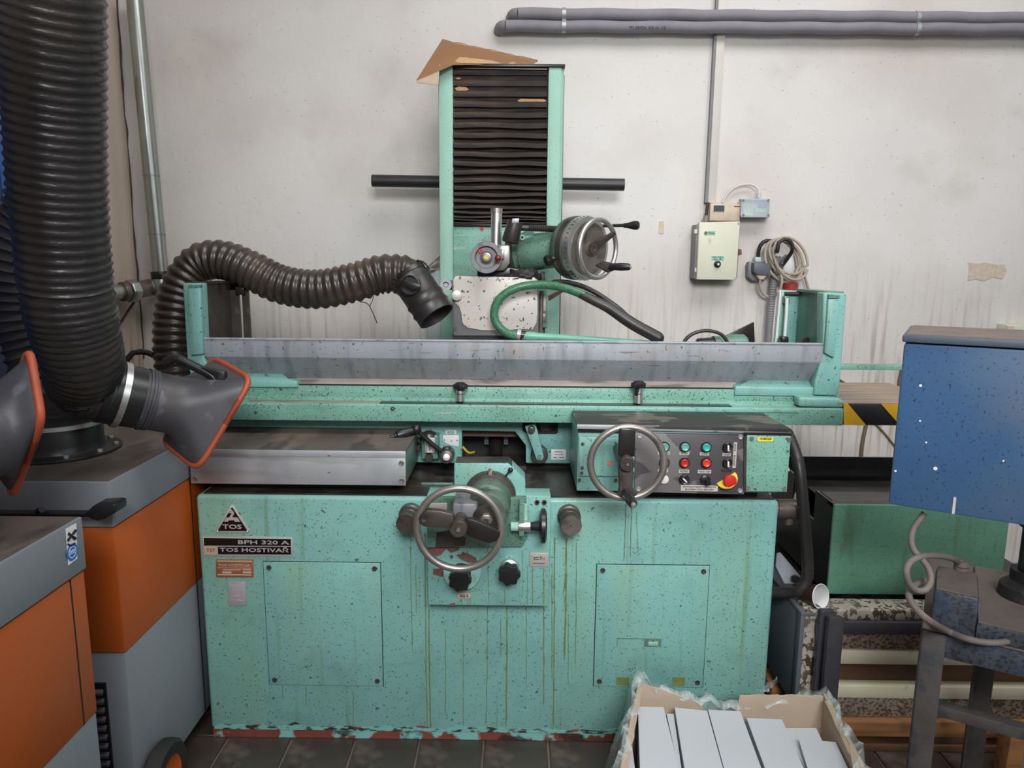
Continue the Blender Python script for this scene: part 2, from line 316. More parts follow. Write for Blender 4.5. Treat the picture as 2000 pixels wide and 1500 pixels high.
# ------------------------------------------------------------------ stretch film and clear lid (see-through)
def clearmat(name, tint, fac, rough):
    m = bpy.data.materials.new(name); m.use_nodes = True; nt = m.node_tree; N, L = nt.nodes, nt.links
    b = N['Principled BSDF']; b.inputs['Base Color'].default_value = lin(tint); b.inputs['Roughness'].default_value = rough
    b.inputs['Alpha'].default_value = fac
    return m, N, L, b
mf, N_, L_, b_ = clearmat('clear_stretch_film', 'ccd6d2', 0.5, 0.06)
tc = N_.new('ShaderNodeTexCoord'); nn = N_.new('ShaderNodeTexNoise'); mp = N_.new('ShaderNodeMapping'); L_.new(tc.outputs['Object'], mp.inputs[0]); mp.inputs['Scale'].default_value = (22, 22, 7)
L_.new(mp.outputs[0], nn.inputs[0]); nn.inputs['Scale'].default_value = 1.0; nn.inputs['Detail'].default_value = 5; nn.inputs['Distortion'].default_value = 1.2
mr = N_.new('ShaderNodeMapRange'); L_.new(nn.outputs[0], mr.inputs[0]); mr.inputs[1].default_value = 0.4; mr.inputs[2].default_value = 0.7; mr.inputs[3].default_value = 0.18; mr.inputs[4].default_value = 0.75
L_.new(mr.outputs[0], b_.inputs['Alpha']); bu = N_.new('ShaderNodeBump'); bu.inputs['Strength'].default_value = 1.0; bu.inputs['Distance'].default_value = 0.01; L_.new(nn.outputs[0], bu.inputs['Height']); L_.new(bu.outputs[0], b_.inputs['Normal'])
M['film'] = mf
M['clear'] = clearmat('clear_lid_plastic', 'dfe8ee', 0.30, 0.08)[0]

# ------------------------------------------------------------------ the setting
WY, WXL = 3.42, 0.0
WXL = P(247, 250, WY).x
# plaster: whitewash, with splash dirt below the old paint line
def wall_material(name, base, dirt):
    m = mat(name, base, 0.85, var=0.07, vscale=1.6, layers=[('a8a098', (3, 3, 3), 0.58, 0.8, 0.4, 6), ('7a6d60', (90, 90, 90), 0.70, 0.715, 0.55, 4), ('c2b3a8', (1.3, 1.3, 1.3), 0.50, 0.72, 0.5, 5), ('8a6a50', (4, 4, 4), 0.74, 0.77, 0.7, 5)], bump=(24, 0.35, 0.004))
    nt = m.node_tree; N, L = nt.nodes, nt.links; b = N['Principled BSDF']; src = b.inputs['Base Color'].links[0].from_socket
    tc = N.new('ShaderNodeTexCoord'); sp = N.new('ShaderNodeSeparateXYZ'); L.new(tc.outputs['Object'], sp.inputs[0])
    mp = N.new('ShaderNodeMapping'); mp.inputs['Scale'].default_value = (46, 46, 2.6); L.new(tc.outputs['Object'], mp.inputs[0])
    n = N.new('ShaderNodeTexNoise'); n.inputs['Scale'].default_value = 1; n.inputs['Detail'].default_value = 8; n.inputs['Distortion'].default_value = 0.4; L.new(mp.outputs[0], n.inputs[0])
    z = N.new('ShaderNodeMapRange'); L.new(sp.outputs[2], z.inputs[0]); z.inputs[1].default_value = 1.56; z.inputs[2].default_value = 0.95; z.inputs[3].default_value = 0; z.inputs[4].default_value = 1
    r = N.new('ShaderNodeMapRange'); L.new(n.outputs[0], r.inputs[0]); r.inputs[1].default_value = 0.50; r.inputs[2].default_value = 0.70; r.inputs[3].default_value = 0.30; r.inputs[4].default_value = 0.85
    mu = N.new('ShaderNodeMath'); mu.operation = 'MULTIPLY'; L.new(z.outputs[0], mu.inputs[0]); L.new(r.outputs[0], mu.inputs[1])
    mx = N.new('ShaderNodeMix'); mx.data_type = 'RGBA'; L.new(mu.outputs[0], mx.inputs[0]); L.new(src, mx.inputs[6]); mx.inputs[7].default_value = lin(dirt)
    L.new(mx.outputs[2], b.inputs['Base Color']); return m
M['wall'] = wall_material('whitewashed_plaster', 'dedad7', '93857a')
M['wall_l'] = wall_material('grubby_whitewash', 'bfb0a2', '8a7460')
tag(obj('wall_back', MB().box(WXL-0.2, 3.2, WY, WY+0.2, 0, 3.6), M['wall'], origin=False), 'whitewashed back wall with oil splashes low down', kind='structure')
tag(obj('wall_left', MB().box(WXL-0.2, WXL, -0.5, WY, 0, 3.6), M['wall_l'], origin=False), 'grubby whitewashed wall on the left', kind='structure')
crack = MB(); rnd = random.Random(3)
cz = [3.3-k*0.07 for k in range(34)]
crack.tube([V((WXL+rnd.uniform(0.000, 0.005), WY-rnd.uniform(0.0, 0.012), z_)) for z_ in cz], [rnd.uniform(0.0015, 0.005) for _ in cz], 5)
tag(obj('trim_1', crack, mat('dark_crack', '5a483c', 0.9)), 'open crack running down the wall corner', kind='structure')
# floor: a concrete bed with proud tiles
floor = tag(obj('floor', MB().box(WXL-0.2, 3.2, -0.5, WY, -0.10, -0.008), M['grout'], origin=False), 'dark oily tiled workshop floor', kind='structure')
TS = 0.198; tx0 = P(944, 1470, 1.97).x
tb = MB().box(0, TS-0.008, 0, TS-0.008, -0.0078, 0)
proto = None; k = 0
for i in range(-7, 8):
    for j in range(0, 6):
        x = tx0+i*TS; y = 1.42+j*TS
        if proto is None:
            tb2 = MB().box(x+0.004, x+TS-0.004, y, y+TS-0.008, -0.0079, 0.0); proto = obj('tile', tb2, M['tile'], floor, bevel=0.0015, seg=1); px_, py_ = x, y
        else:
            t = again(proto, (x-px_, y-py_, random.uniform(-0.0012, 0.0004)))

# ------------------------------------------------------------------ things on the back wall
def insulated_pipe(y0, y1, x0, label, elbow):
    Yp = WY-0.05
    r = 11.0*MP(P(1500, y0, Yp)); a = P(x0, y0, Yp); b = P(2120, y1, Yp)
    o = thing('insulated_pipe', a, label, 'pipe')
    n = 40; pts = [a+(b-a)*(k/n)+V((0, 0, 0.002*sin(k*1.3))) for k in range(n+1)]
    obj('foam_sleeve', MB().tube(pts, r, 20), M['pipegrey'], o)
    e = MB().tube(spline([a+V((0.004, 0, 0)), a+V((-0.02, 0.012, 0)), a+V((-0.03, 0.045, -0.004))], 0.008), r*1.02, 18)
    obj('elbow', e, M['flexgrey'], o)
    return o, a, b, r
p1, a1, b1, r1 = insulated_pipe(27, 37, 1012, 'upper of the two grey foam-lagged pipes running along the wall top', True)
p2, a2, b2, r2 = insulated_pipe(51, 58, 988, 'lower of the two grey foam-lagged pipes, with faint print', True)
lettering('TUBEX 22-6 15', P(1265, 54, WY-0.05-r2-0.001), 0.010, M['ink'], p2, width=0.16)
for i, px in enumerate((1101, 1790)):
    o = thing('pipe_clamp', P(px, 42, WY-0.02), ['zinc clip holding the two lagged pipes at their left end', 'zinc clip holding the two lagged pipes near the right edge'][i], 'clip')
    for a, r, ys in ((a1, r1, (27, 37)), (a2, r2, (51, 58))):
        f = (px-1000)/1000; c = P(px, ys[0]+(ys[1]-ys[0])*f, WY-0.05)
        obj('strap', MB().ring(c-V((0.009, 0, 0)), (1, 0, 0), r+0.003, r-0.001, 0.018, 24), M['alu'], o)
    c = P(px, 38+4*i, WY-0.05); obj('bridge', MB().box(c.x-0.009, c.x+0.012, WY-0.06, WY, c.z-0.017, c.z+0.017), M['alu'], o, bevel=0.002)
    obj('screw', MB().cyl((c.x, WY-0.064, c.z), (c.x, WY-0.058, c.z), 0.006, n=10), M['steel'], o)
# cable trunking up the wall
o = thing('cable_trunking', P(1395, 395, WY-0.01), 'narrow cream cable trunking rising from the control box', 'trunking')
q = [P(x, y, WY-0.022) for x, y in ((1381, 396), (1398, 397), (1421, -20), (1404, -20))]
obj('cover', MB().prism(q, (0, 0.022, 0)), M['trunk'], o, bevel=0.001)
q = [P(x, y, WY-0.024) for x, y in ((1377, 396), (1383, 396), (1405, -20), (1400, -20))]
obj('side_lip', MB().prism(q, (0, 0.024, 0)), M['greyplast'], o)
# cream control box
bx = P(1398, 490, WY-0.10)
o = thing('control_box', bx, 'cream wall control box with a black dial below the thermostat', 'control box')
obj('body', MB().pbox(1357, 438, 1443, 545, WY-0.085, 0.085), M['greyplast'], o, bevel=0.006)
obj('lid', MB().pprism([(1366, 434), (1446, 432), (1438, 547), (1361, 546)], WY-0.110, 0.03), M['cream'], o, bevel=0.004)
f = WY-0.111
obj('indicator', MB().cyl(P(1379, 455, f-0.004), P(1379, 455, f+0.002), 0.0075, n=16), M['green_dark'], o)
pl = obj('label_plate', MB().pbox(1383, 451, 1397, 459, f-0.001, 0.002), M['mint'], o); lettering('Provoz', P(1390, 455, f-0.002), 0.008, M['ink'], pl, width=0.026)
pl = obj('label_plate', MB().pbox(1390, 500, 1414, 508, f-0.001, 0.002), M['mint'], o)
lettering('TOPENI   VYPNUTO', P(1402, 502.3, f-0.002), 0.005, M['ink'], pl, width=0.050); lettering('CHOD  -  VENT', P(1402, 506, f-0.002), 0.005, M['ink'], pl, width=0.040)
d = obj('dial', MB().lathe(P(1401, 516, f), (0, -1, 0), [(0, 0), (0.016, 0), (0.015, 0.006), (0.010, 0.008), (0.009, 0.018), (0, 0.018)], 20), M['plastic'], o)
obj('pointer', MB().cyl(P(1403, 516, f-0.019), P(1403, 516, f-0.017), 0.0055, n=14), M['white'], d)
for x, y in ((1443, 436), (1436, 543), (1367, 544)): obj('screw', MB().cyl(P(x, y, f-0.002), P(x, y, f+0.001), 0.005, n=10), M['alu'], o)
for y in (452, 527): obj('hinge_tab', MB().pbox(1357, y-4, 1362, y+4, WY-0.09, 0.02), M['white'], o)
obj('side_switch', MB().pprism([(1443, 486), (1448, 487), (1449, 497), (1443, 499)], WY-0.09, 0.05), M['redpaint'], o)
obj('cable_gland', MB().cyl(P(1378, 432, WY-0.05), P(1379, 421, WY-0.05), 0.012, 0.010, n=14), M['greyplast'], o)
obj('feed_cable', MB().tube([P(1379, 423, WY-0.04), P(1381, 408, WY-0.03), P(1383, 396, WY-0.02)], 0.006, 10), M['cableblk'], o)
# thermostat on top
o = thing('thermostat', P(1416, 431, WY-0.05), 'beige wall thermostat with a small dark display', 'thermostat')
obj('body', MB().pbox(1387, 397, 1446, 431.5, WY-0.05, 0.05), M['beige'], o, bevel=0.004)
s = obj('display', MB().pbox(1393, 400, 1416, 414, WY-0.053, 0.006), M['white'], o, bevel=0.001); obj('screen', MB().pbox(1394, 401, 1415, 413, WY-0.0545, 0.003), M['lcd'], s)
obj('lettering', MB().pbox(1434, 402.5, 1445, 404, WY-0.051, 0.002), M['ink'], o)
# clear junction box
o = thing('junction_box', P(1475, 424, WY-0.07), 'clear-lidded junction box with a blue switch inside', 'junction box')
obj('base', MB().pbox(1448, 388, 1504, 424, WY-0.035, 0.035), M['paleblue'], o, bevel=0.005)
obj('back_plate', MB().pbox(1453, 392, 1499, 420, WY-0.036, 0.002), M['white'], o)
obj('relay', MB().pbox(1484, 393, 1496, 405, WY-0.060, 0.024), M['stickblue'], o, bevel=0.002); obj('relay', MB().pbox(1474, 407, 1496, 416, WY-0.055, 0.02), M['mint'], o, bevel=0.002)
lf = MB()
for a in ((1448, 388, 1504, 391), (1448, 421, 1504, 424), (1448, 391, 1452, 421), (1500, 391, 1504, 421)): lf.pbox(*a, WY-0.075, 0.04)
obj('lid_frame', lf, M['paleblue'], o)
obj('lid', MB().pbox(1450, 390, 1502, 422, WY-0.078, 0.003), M['clear'], o)
for x, y in ((1452, 391), (1501, 391), (1501, 420), (1452, 420)): obj('screw', MB().cyl(P(x, y, WY-0.081), P(x, y, WY-0.076), 0.005, n=10), M['greyplast'], o)
obj('cable_gland', MB().cyl(P(1482, 387, WY-0.045), P(1482, 377, WY-0.045), 0.011, 0.009, n=14), M['paleblue'], o)
tag(obj('cable', MB().tube(spline([P(1483, 378, WY-0.045), P(1478, 366, WY-0.04), P(1464, 360, WY-0.03), P(1442, 363, WY-0.03), P(1424, 375, WY-0.03), P(1411, 396, WY-0.03)], 0.02), 0.0055, 10), M['trunk']), 'short white cable arching from the thermostat to the clear box', 'cable')
# socket with plug
o = thing('wall_socket', P(1483, 548, WY-0.03), 'grey wall socket with a lid and plug beside the coiled cable', 'socket')
obj('housing', MB().pprism([(1464, 511), (1494, 511), (1502, 518), (1502, 538), (1492, 548), (1471, 549), (1461, 541), (1461, 519)], WY-0.045, 0.045), M['greyplast'], o, bevel=0.004)
obj('plug', MB().pprism([(1473, 513), (1505, 514), (1505, 531), (1500, 538), (1479, 537), (1472, 530)], WY-0.085, 0.045), M['cabgrey'], o, bevel=0.004)
obj('plug_neck', MB().pprism([(1477, 537), (1499, 537), (1492, 546), (1484, 546)], WY-0.075, 0.03), M['beige'], o, bevel=0.003)
obj('cable_gland', MB().pbox(1475, 502, 1487, 512, WY-0.05, 0.04), M['paleblue'], o, bevel=0.004)
# coiled cable and black cable
c0 = P(1533, 505, WY-0.06); mm = MP(c0); pts = []
for k in range(5*26):
    t = k/26*2*pi; j = k//26
    rx = (34+3*sin(j*2.1+t*0.2))*mm*0.92; rz = (37+4*cos(j*1.7))*mm
    x = c0.x+rx*cos(t)+(j-2)*3.2*mm; z = c0.z+rz*sin(t)*0.96-rx*0.35*cos(t)+(j % 3-1)*4*mm
    pts.append(V((x, c0.y-0.008*j+0.018*sin(t), z)))
tail = spline([P(1568, 528, WY-0.05), P(1574, 548, WY-0.04), P(1582, 575, WY-0.04), P(1590, 600, WY-0.05)], 0.03)
head = spline([P(1485, 546, WY-0.07), P(1484, 560, WY-0.06), P(1491, 575, WY-0.05), P(1505, 580, WY-0.05), P(1520, 572, WY-0.10), P(1527, 553, WY-0.11), P(1525, 535, WY-0.10), P(1515, 520, WY-0.09)], 0.02)
o = thing('coiled_cable', c0, 'beige cable coiled in loops on the wall above the end guard', 'cable')
obj('coil', MB().tube(pts, 0.0062, 8), M['coil'], o); obj('lead', MB().tube(head, 0.006, 8), M['coil'], o); obj('lead', MB().tube(tail, 0.006, 8), M['coil'], o)
tag(obj('supply_cable', MB().tube(spline([P(1481, 503, WY-0.03), P(1482, 488, WY-0.035), P(1490, 473, WY-0.04), P(1505, 470, WY-0.04), P(1512, 482, WY-0.05), P(1518, 492, WY-0.12), P(1521, 474, WY-0.12), P(1532, 467, WY-0.12), P(1545, 473, WY-0.12), P(1548, 487, WY-0.12), P(1540, 502, WY-0.10), P(1528, 518, WY-0.08)], 0.02), 0.0085, 10), M['cableblk']), 'thick black cable looping through the beige coil on the wall', 'cable')
tag(obj('flexible_conduit', MB().tube([P(1518+(-18)*(k/80)-3*sin(k/80*3), 500+k/80*190, WY-0.05) for k in range(161)][:82], [0.0155+0.002*(k % 2) for k in range(82)], 16), M['flexgrey']), 'grey ribbed conduit dropping down the wall from the cable coil', 'conduit')
o = thing('power_connector', P(1543, 560, WY-0.06), 'red industrial power connector under the coiled cable', 'connector')
obj('shell', MB().lathe(P(1543, 572, WY-0.06), (0, 0, 1), [(0, 0), (0.03, 0), (0.034, 0.03), (0.034, 0.042), (0.026, 0.05), (0, 0.05)], 20), M['redplug'], o)
obj('box', MB().pbox(1530, 500, 1562, 545, WY-0.04, 0.04), M['white'], o, bevel=0.005)
obj('bracket', MB().pprism([(1527, 515), (1539, 497), (1542, 499), (1531, 518)], WY-0.09, 0.04), M['flexgrey'], o)
# repaired plaster and holes
tag(obj('trim_2', MB().pprism([(1891, 512), (1910, 515), (1925, 512), (1945, 517), (1962, 516), (1966, 530), (1958, 545), (1940, 541), (1922, 549), (1905, 545), (1889, 548), (1893, 530)], WY-0.0025, 0.004), mat('bare_patch', 'cdbfad', 0.9, var=0.15, vscale=60)), 'bare sandy plaster patch on the wall', kind='structure')
tag(obj('wall_plug', MB().pprism([(1288, 432), (1297, 432), (1297, 455), (1293, 457), (1287, 455)], WY-0.003, 0.004), M['beige']), 'small bare plaster chip on the wall right of the machine head', 'plaster mark')
# black tube behind the column
Yb = 3.27; a = P(727, 353, Yb); b = P(1219, 361, Yb)
o = thing('steel_tube', (a+b)/2, 'long dark steel tube lying crosswise behind the machine column', 'tube')
obj('barrel', MB().ring(a, b-a, 0.0265, 0.0215, (b-a).length, 28), M['darkbar'], o)
for x_ in (-0.12, 0.12): obj('bracket', MB().box(x_-0.015, x_+0.015, Yb-0.03, WY+0.002, (a.z+b.z)/2-0.036, (a.z+b.z)/2-0.024), M['darkbar'], o)
# galvanised pipe in the corner
o = thing('galvanised_pipe', P(315, 560, WY-0.09), 'galvanised steel pipe down the wall corner with a branch at its foot', 'pipe')
Yg = WY-0.09; top = P(261, -20, Yg); bot = P(314, 532, Yg); rp = 14.5*MP(bot)
obj('riser', MB().cyl(top, bot, rp, n=28), M['galv'], o)
for y in (342, 457): 
    c = P(268+(y/532)*46-8+8, y, Yg); t = (bot-top).normalized(); c = top+t*((c.z-top.z)/t.z); obj('joint', MB().ring(c, (0, 0, -1), rp+0.0015, rp-0.001, 0.006, 28), M['steel'], o)
obj('socket', MB().cyl(P(313, 530, Yg), P(315, 545, Yg), rp*1.25, rp*1.2, n=24), M['blackoil'], o, bevel=0.003)
tee = P(316, 560, Yg)
obj('tee', MB().lathe(tee+V((0, 0, 0.035)), (0, 0, -1), [(0, 0), (rp*1.15, 0), (rp*1.25, 0.02), (rp*1.25, 0.05), (rp*1.1, 0.075), (0, 0.08)], 24).cyl(tee+V((-0.06, -0.02, -0.002)), tee, rp*1.05).cyl(tee, tee+V((0.045, 0, 0.004)), rp*1.0, rp*0.9), M['galv'], o)
obj('plug', MB().cyl(tee+V((0.045, 0, 0.004)), tee+V((0.06, 0, 0.004)), rp*0.8, n=6), M['brownwire'], o)
br = [tee+V((-0.05, -0.015, -0.002)), P(262, 568, Yg-0.12), P(205, 573, Yg-0.24), P(120, 580, Yg-0.45)]
obj('branch', MB().tube(br, rp*0.95, 20), M['galv'], o)
obj('coupling', MB().tube([br[0], br[1]], rp*1.12, 20), M['rustpipe'], o)
u = (br[2]-br[1]).normalized(); obj('union_nut', MB().cyl(br[1]-u*0.01, br[1]+u*0.03, rp*1.5, n=8), M['galv'], o, bevel=0.003); obj('union_nut', MB().cyl(br[1]+u*0.035, br[1]+u*0.06, rp*1.25, n=20), M['rustpipe'], o, bevel=0.002)
tag(obj('pipe_stay', MB().cyl(P(262, 590, 3.25), P(215, 662, 3.05), 0.006, n=8), M['blackoil']), 'thin dark steel stay slanting below the pipe branch', 'rod')
tag(obj('black_cable', MB().tube(spline([PZ(240, 800, 0.952), P(246, 705, 2.40), P(275, 687, 2.42), P(305, 697, 2.42), P(330, 722, 2.42), PZ(340, 800, 0.952)], 0.03), 0.010, 10), M['cableblk']), 'black cable arched behind the left extraction hood', 'cable')
# cream cable-channel cover at the right edge of the wall
o = thing('wall_cover', P(1990, 645, WY-0.06), 'end of a cream sloped cable-channel cover on the wall at the right edge', 'cable cover')
obj('housing', MB().pprism([(1967, 634), (2060, 637), (2060, 660), (1992, 652), (1965, 646)], WY-0.07, 0.07), M['cream'], o, bevel=0.003)
obj('end_cap', MB().pbox(1967, 637, 1981, 647, WY-0.074, 0.02), M['beige'], o)
obj('back_plate', MB().pprism([(1958, 647), (2060, 656), (2060, 662), (1956, 652)], WY-0.03, 0.03), M['trunk'], o)
# loose wires at the right
tag(obj('brown_cable', MB().tube(spline([P(1762, 722, WY-0.009), P(1757, 745, WY-0.009), P(1750, 780, WY-0.009), P(1700, 800, WY-0.009), P(1692, 830, WY-0.009), P(1684, 870, WY-0.009), P(1680, 930, WY-0.009)], 0.03), 0.009, 8), M['brownwire']), 'thick brown cable hanging behind the striped guard', 'cable')
tag(obj('thin_cable', MB().tube(spline([P(1640, 742, WY-0.005), P(1650, 748, WY-0.005), P(1665, 790, WY-0.005), P(1715, 833, WY-0.005), P(1745, 868, WY-0.005), P(1770, 900, WY-0.005)], 0.03), 0.005, 8), M['brownwire']), 'thin brown cable slanting down the wall behind the striped guard', 'cable')
# ================================================================== the surface grinder
BY = 2.0
bl = P(381, 966, BY); br_ = P(1523, 980, BY); BX0, BX1 = bl.x, br_.x; BZ = (bl.z+br_.z)/2
G = thing('surface_grinder', ((BX0+BX1)/2, 2.4, 0), 'large turquoise surface grinding machine with handwheels and a tall bellows column', 'grinding machine')
base = obj('base', MB().box(BX0, BX1, BY, 2.78, 0.028, BZ), M['green'], G, bevel=0.012, seg=3)
foot = MB().box(BX0+0.004, BX1-0.004, BY+0.006, 2.76, 0.0, 0.03); obj('foot_edge', foot, mat('chipped_foot_paint', '7d4034', 0.55, var=0.2, vscale=12, layers=[('7fb8b2', (9, 9, 9), 0.50, 0.53, 0.95, 4), ('1d1a19', (14, 14, 14), 0.56, 0.62, 0.8, 5)]), G)
# wavy scuffed band above the foot edge
pts = [V((BX0+0.01, BY-0.0012, 0.030))]; top = []
n = 60
for k in range(n+1):
    x = BX0+0.012+(BX1-BX0-0.024)*k/n; top.append(V((x, BY-0.0012, 0.040+0.012*abs(sin(k*0.9)+0.6*sin(k*2.3))*random.uniform(0.3, 1))))
sc = MB()
for k in range(n): sc.prism([V((top[k].x, BY-0.0012, 0.031)), V((top[k+1].x, BY-0.0012, 0.031)), top[k+1], top[k]], (0, 0.002, 0))
obj('scuffed_edge', sc, mat('scuffed_lower_edge', '2f302d', 0.5, layers=[('79b2aa', (30, 30, 90), 0.44, 0.52, 0.9, 5), ('84463a', (16, 16, 30), 0.60, 0.63, 0.9, 4)]), G)
obj('deck', MB().box(BX0+0.02, BX1-0.012, BY+0.012, 2.7, BZ-0.002, BZ+0.004), M['oily'], G)
sl = PZ(848, 930, BZ+0.004); sr = PZ(886, 921, BZ+0.004); obj('deck_slot', MB().box(sl.x, sr.x+0.02, sl.y, sl.y+0.035, BZ+0.002, BZ+0.0052), M['black'], G)
sl = PZ(822, 947, BZ+0.004); obj('deck_lip', MB().box(sl.x, sl.x+0.10, sl.y, sl.y+0.012, BZ+0.002, BZ+0.010), M['green_dark'], G, bevel=0.003)
ped = MB().box(-0.34, 0.30, 2.76, 3.18, 0.0, 0.90); obj('pedestal', ped, M['green_dark'], G, bevel=0.01)
# oil runs, thin proud dried streaks
def runs(name, specs, Y, parent):
    mb = MB()
    for (x, y0, y1, w, bend) in specs:
        rr = random.Random(int(x*7+y0)); N = 16; L = []; R = []
        for k in range(N+1):
            y = y0+(y1-y0)*k/N; xx = x+bend*(k/N)**2+rr.uniform(-0.6, 0.6); ww = w*(0.45+0.55*abs(cos(k*1.1+x)))*(1 if k < N else 0.2)
            L.append((xx-ww/2, y)); R.append((xx+ww/2, y))
        for k in range(N): mb.pprism([L[k], R[k], R[k+1], L[k+1]], Y-0.0007, 0.0012)
    return obj(name, mb, M['drip'], parent)
RUNS = [(830, 1040, 1430, 2.2, 5), (802, 1050, 1280, 1.6, 4), (812, 1100, 1200, 1.4, 2), (838, 1190, 1440, 3.0, 4), (870, 1230, 1400, 1.6, 0), (905, 1240, 1430, 1.5, 0), (952, 1186, 1430, 1.8, -3), (990, 1186, 1425, 3.2, -2), (978, 1210, 1280, 1.8, 0), (1028, 1186, 1350, 1.4, 0), (1062, 1186, 1380, 2.6, 0), (1083, 1050, 1430, 3.0, -2), (1078, 1100, 1330, 2.0, 0), (1106, 1052, 1290, 4.2, -4), (1104, 1120, 1160, 2.5, -4), (1126, 1060, 1300, 1.8, -3), (1110, 1200, 1340, 1.4, 0), (1222, 985, 1096, 2.2, -4), (1233, 985, 1090, 2.0, -2), (1244, 1000, 1080, 1.5, 2), (598, 1340, 1380, 1.6, 0), (552, 1340, 1365, 1.2, 0), (690, 1350, 1420, 1.5, 0)]
runs('oil_runs', RUNS, BY, base)['kind'] = 'stuff'

def screw(px, py, Y, r, parent, m='iron', slot=True):
    c = P(px, py, Y); mb = MB().lathe(c+V((0, 0.002, 0)), (0, -1, 0), [(0, 0), (r, 0), (r*0.92, 0.0045), (0, 0.0050)], 14)
    o = obj('screw', mb, M[m], parent)
    a = random.uniform(0, pi); u = V((cos(a), 0, sin(a))); w = V((-sin(a), 0, cos(a)))
    if slot: obj('slot', MB().obox(c+V((0, -0.0034, 0))-u*r*0.8-w*r*0.13, u*r*1.6, w*r*0.26, V((0, 0.002, 0))), M['black'], parent) if False else None
    return o
def access_panel(pts, name='access_panel', corners=True):
    q = [P(x, y, BY) for x, y in pts]
    x0, x1 = min(p.x for p in q[0::3]), max(p.x for p in q[1:3]); z0 = min(p.z for p in q); z1 = max(p.z for p in q)
    gap = MB(); g = 0.0018
    for a in ((x0-g, x1+g, z1, z1+g), (x0-g, x1+g, z0-g, z0), (x0-g, x0, z0, z1), (x1, x1+g, z0, z1)): gap.box(a[0], a[1], BY-0.0008, BY+0.004, a[2], a[3])
    pn = obj(name, MB().box(x0, x1, BY-0.0045, BY+0.001, z0, z1), M['green'], G, bevel=0.002)
    obj('joint_line', gap, M['black'], pn)
    for sx, sz in ((0, 0), (1, 0), (1, 1), (0, 1)):
        c = V((x0+0.017+sx*(x1-x0-0.034), BY-0.004, z0+0.017+sz*(z1-z0-0.034)))
        obj('screw', MB().lathe(c, (0, -1, 0), [(0, 0), (0.008, 0), (0.007, 0.004), (0.0025, 0.0035), (0, 0.0025)], 12), M['iron'], pn)
    return pn
ap1 = access_panel([(521, 1097), (743, 1099), (746, 1338), (527, 1336)])
ap2 = access_panel([(1166, 1102), (1383, 1105), (1372, 1341), (1160, 1339)])
sl = MB().pbox(1205, 1247, 1293, 1248.6, BY-0.0055, 0.002); sl.pbox(1205, 1248, 1206, 1262, BY-0.0055, 0.002); obj('slot_mark', sl, M['green_dark'], ap2)
obj('latch_recess', MB().pbox(1258, 1248, 1292, 1264, BY-0.0052, 0.002), M['green_dark'], ap2); obj('latch', MB().pbox(1266, 1254, 1285, 1261, BY-0.008, 0.004), M['green_pale'], ap2, bevel=0.001)
for x in (1204, 1313): obj('bare_window', MB().pbox(x, 1323, x+25, 1340 if x > 1250 else 1338, BY-0.0055, 0.002), mat('olive_patch', '6e7a45', 0.6, var=0.2, vscale=40), ap2)
# emblem, name plates
f = BY-0.004
tri = obj('emblem_plate', MB().pprism([(454, 986), (487, 1036), (484, 1041), (424, 1041), (421, 1036), (451, 986)], f, 0.005), M['silverink'], G, bevel=0.001)
obj('emblem_field', MB().pprism([(453, 990), (483, 1037), (425, 1037)], f-0.0006, 0.002), M['blackplate'], tri)
k6 = 220/1435
poly = [(435, 205), (462, 155), (500, 200), (502, 225), (478, 262), (548, 268), (580, 318), (510, 320), (508, 302), (432, 302), (430, 318), (372, 318), (405, 262), (418, 272), (440, 262), (468, 222), (470, 208), (450, 212)]
obj('emblem_figure', MB().pprism([(380+x*k6, 970+y*230/1500) for x, y in poly], f-0.0012, 0.001), M['silverink'], tri)
lettering('TOS', P(453.5, 1029, f-0.0006), 0.0135, M['silverink'], tri, bold=0.02, width=0.056)
for x, y in ((451.5, 990.5), (425, 1037), (483, 1037)): obj('rivet', MB().cyl(P(x, y, f-0.002), P(x, y, f), 0.0016, n=8), M['white'], tri)
npl = obj('model_plate', MB().pprism([(395, 1048), (571, 1050), (572, 1087), (398, 1086)], f, 0.005), M['silverink'], G, bevel=0.001)
obj('plate_field', MB().pprism([(398, 1051), (568, 1053), (568, 1066.4), (398.5, 1065.6)], f-0.0006, 0.002), M['blackplate'], npl)
obj('plate_field', MB().pprism([(425.5, 1068), (568, 1068.2), (568.5, 1083.2), (426, 1082.6)], f-0.0006, 0.002), M['blackplate'], npl)
lg = obj('maker_mark', MB().pprism([(399.5, 1067.5), (424.5, 1067.5), (425, 1082.5), (400, 1082.5)], f-0.0006, 0.002), M['copperink'], npl)
lettering('TST', P(412, 1075, f-0.0008), 0.011, M['copper'], lg, bold=0.01, width=0.027)
lettering('BPH 320 A', P(514, 1059.6, f-0.0006), 0.0118, M['silverink'], npl, bold=0.015, width=0.150)
lettering('TOS HOSTIVA\u0158', P(496.5, 1074.6, f-0.0006), 0.0122, M['silverink'], npl, bold=0.015, width=0.203)
cpl = obj('data_plate', MB().pprism([(421.5, 1093.5), (494, 1093.5), (494.5, 1127.5), (422, 1127.5)], f, 0.005), M['copper'], G, bevel=0.001)
lettering('TOS HOSTIVAR', P(457.5, 1104.5, f), 0.0075, M['copperink'], cpl, bold=0.01, width=0.094)
pm = MB()
for a in ((424, 1095, 492, 1097.5), (424, 1109, 490, 1110), (435, 1112, 470, 1114), (434, 1116, 452, 1120), (474, 1111.5, 490, 1114), (474, 1116, 491, 1120), (425, 1121.5, 491, 1124)): pm.pbox(*a, f-0.0006, 0.001)
obj('plate_print', pm, M['copperink'], cpl)['kind'] = 'stuff'
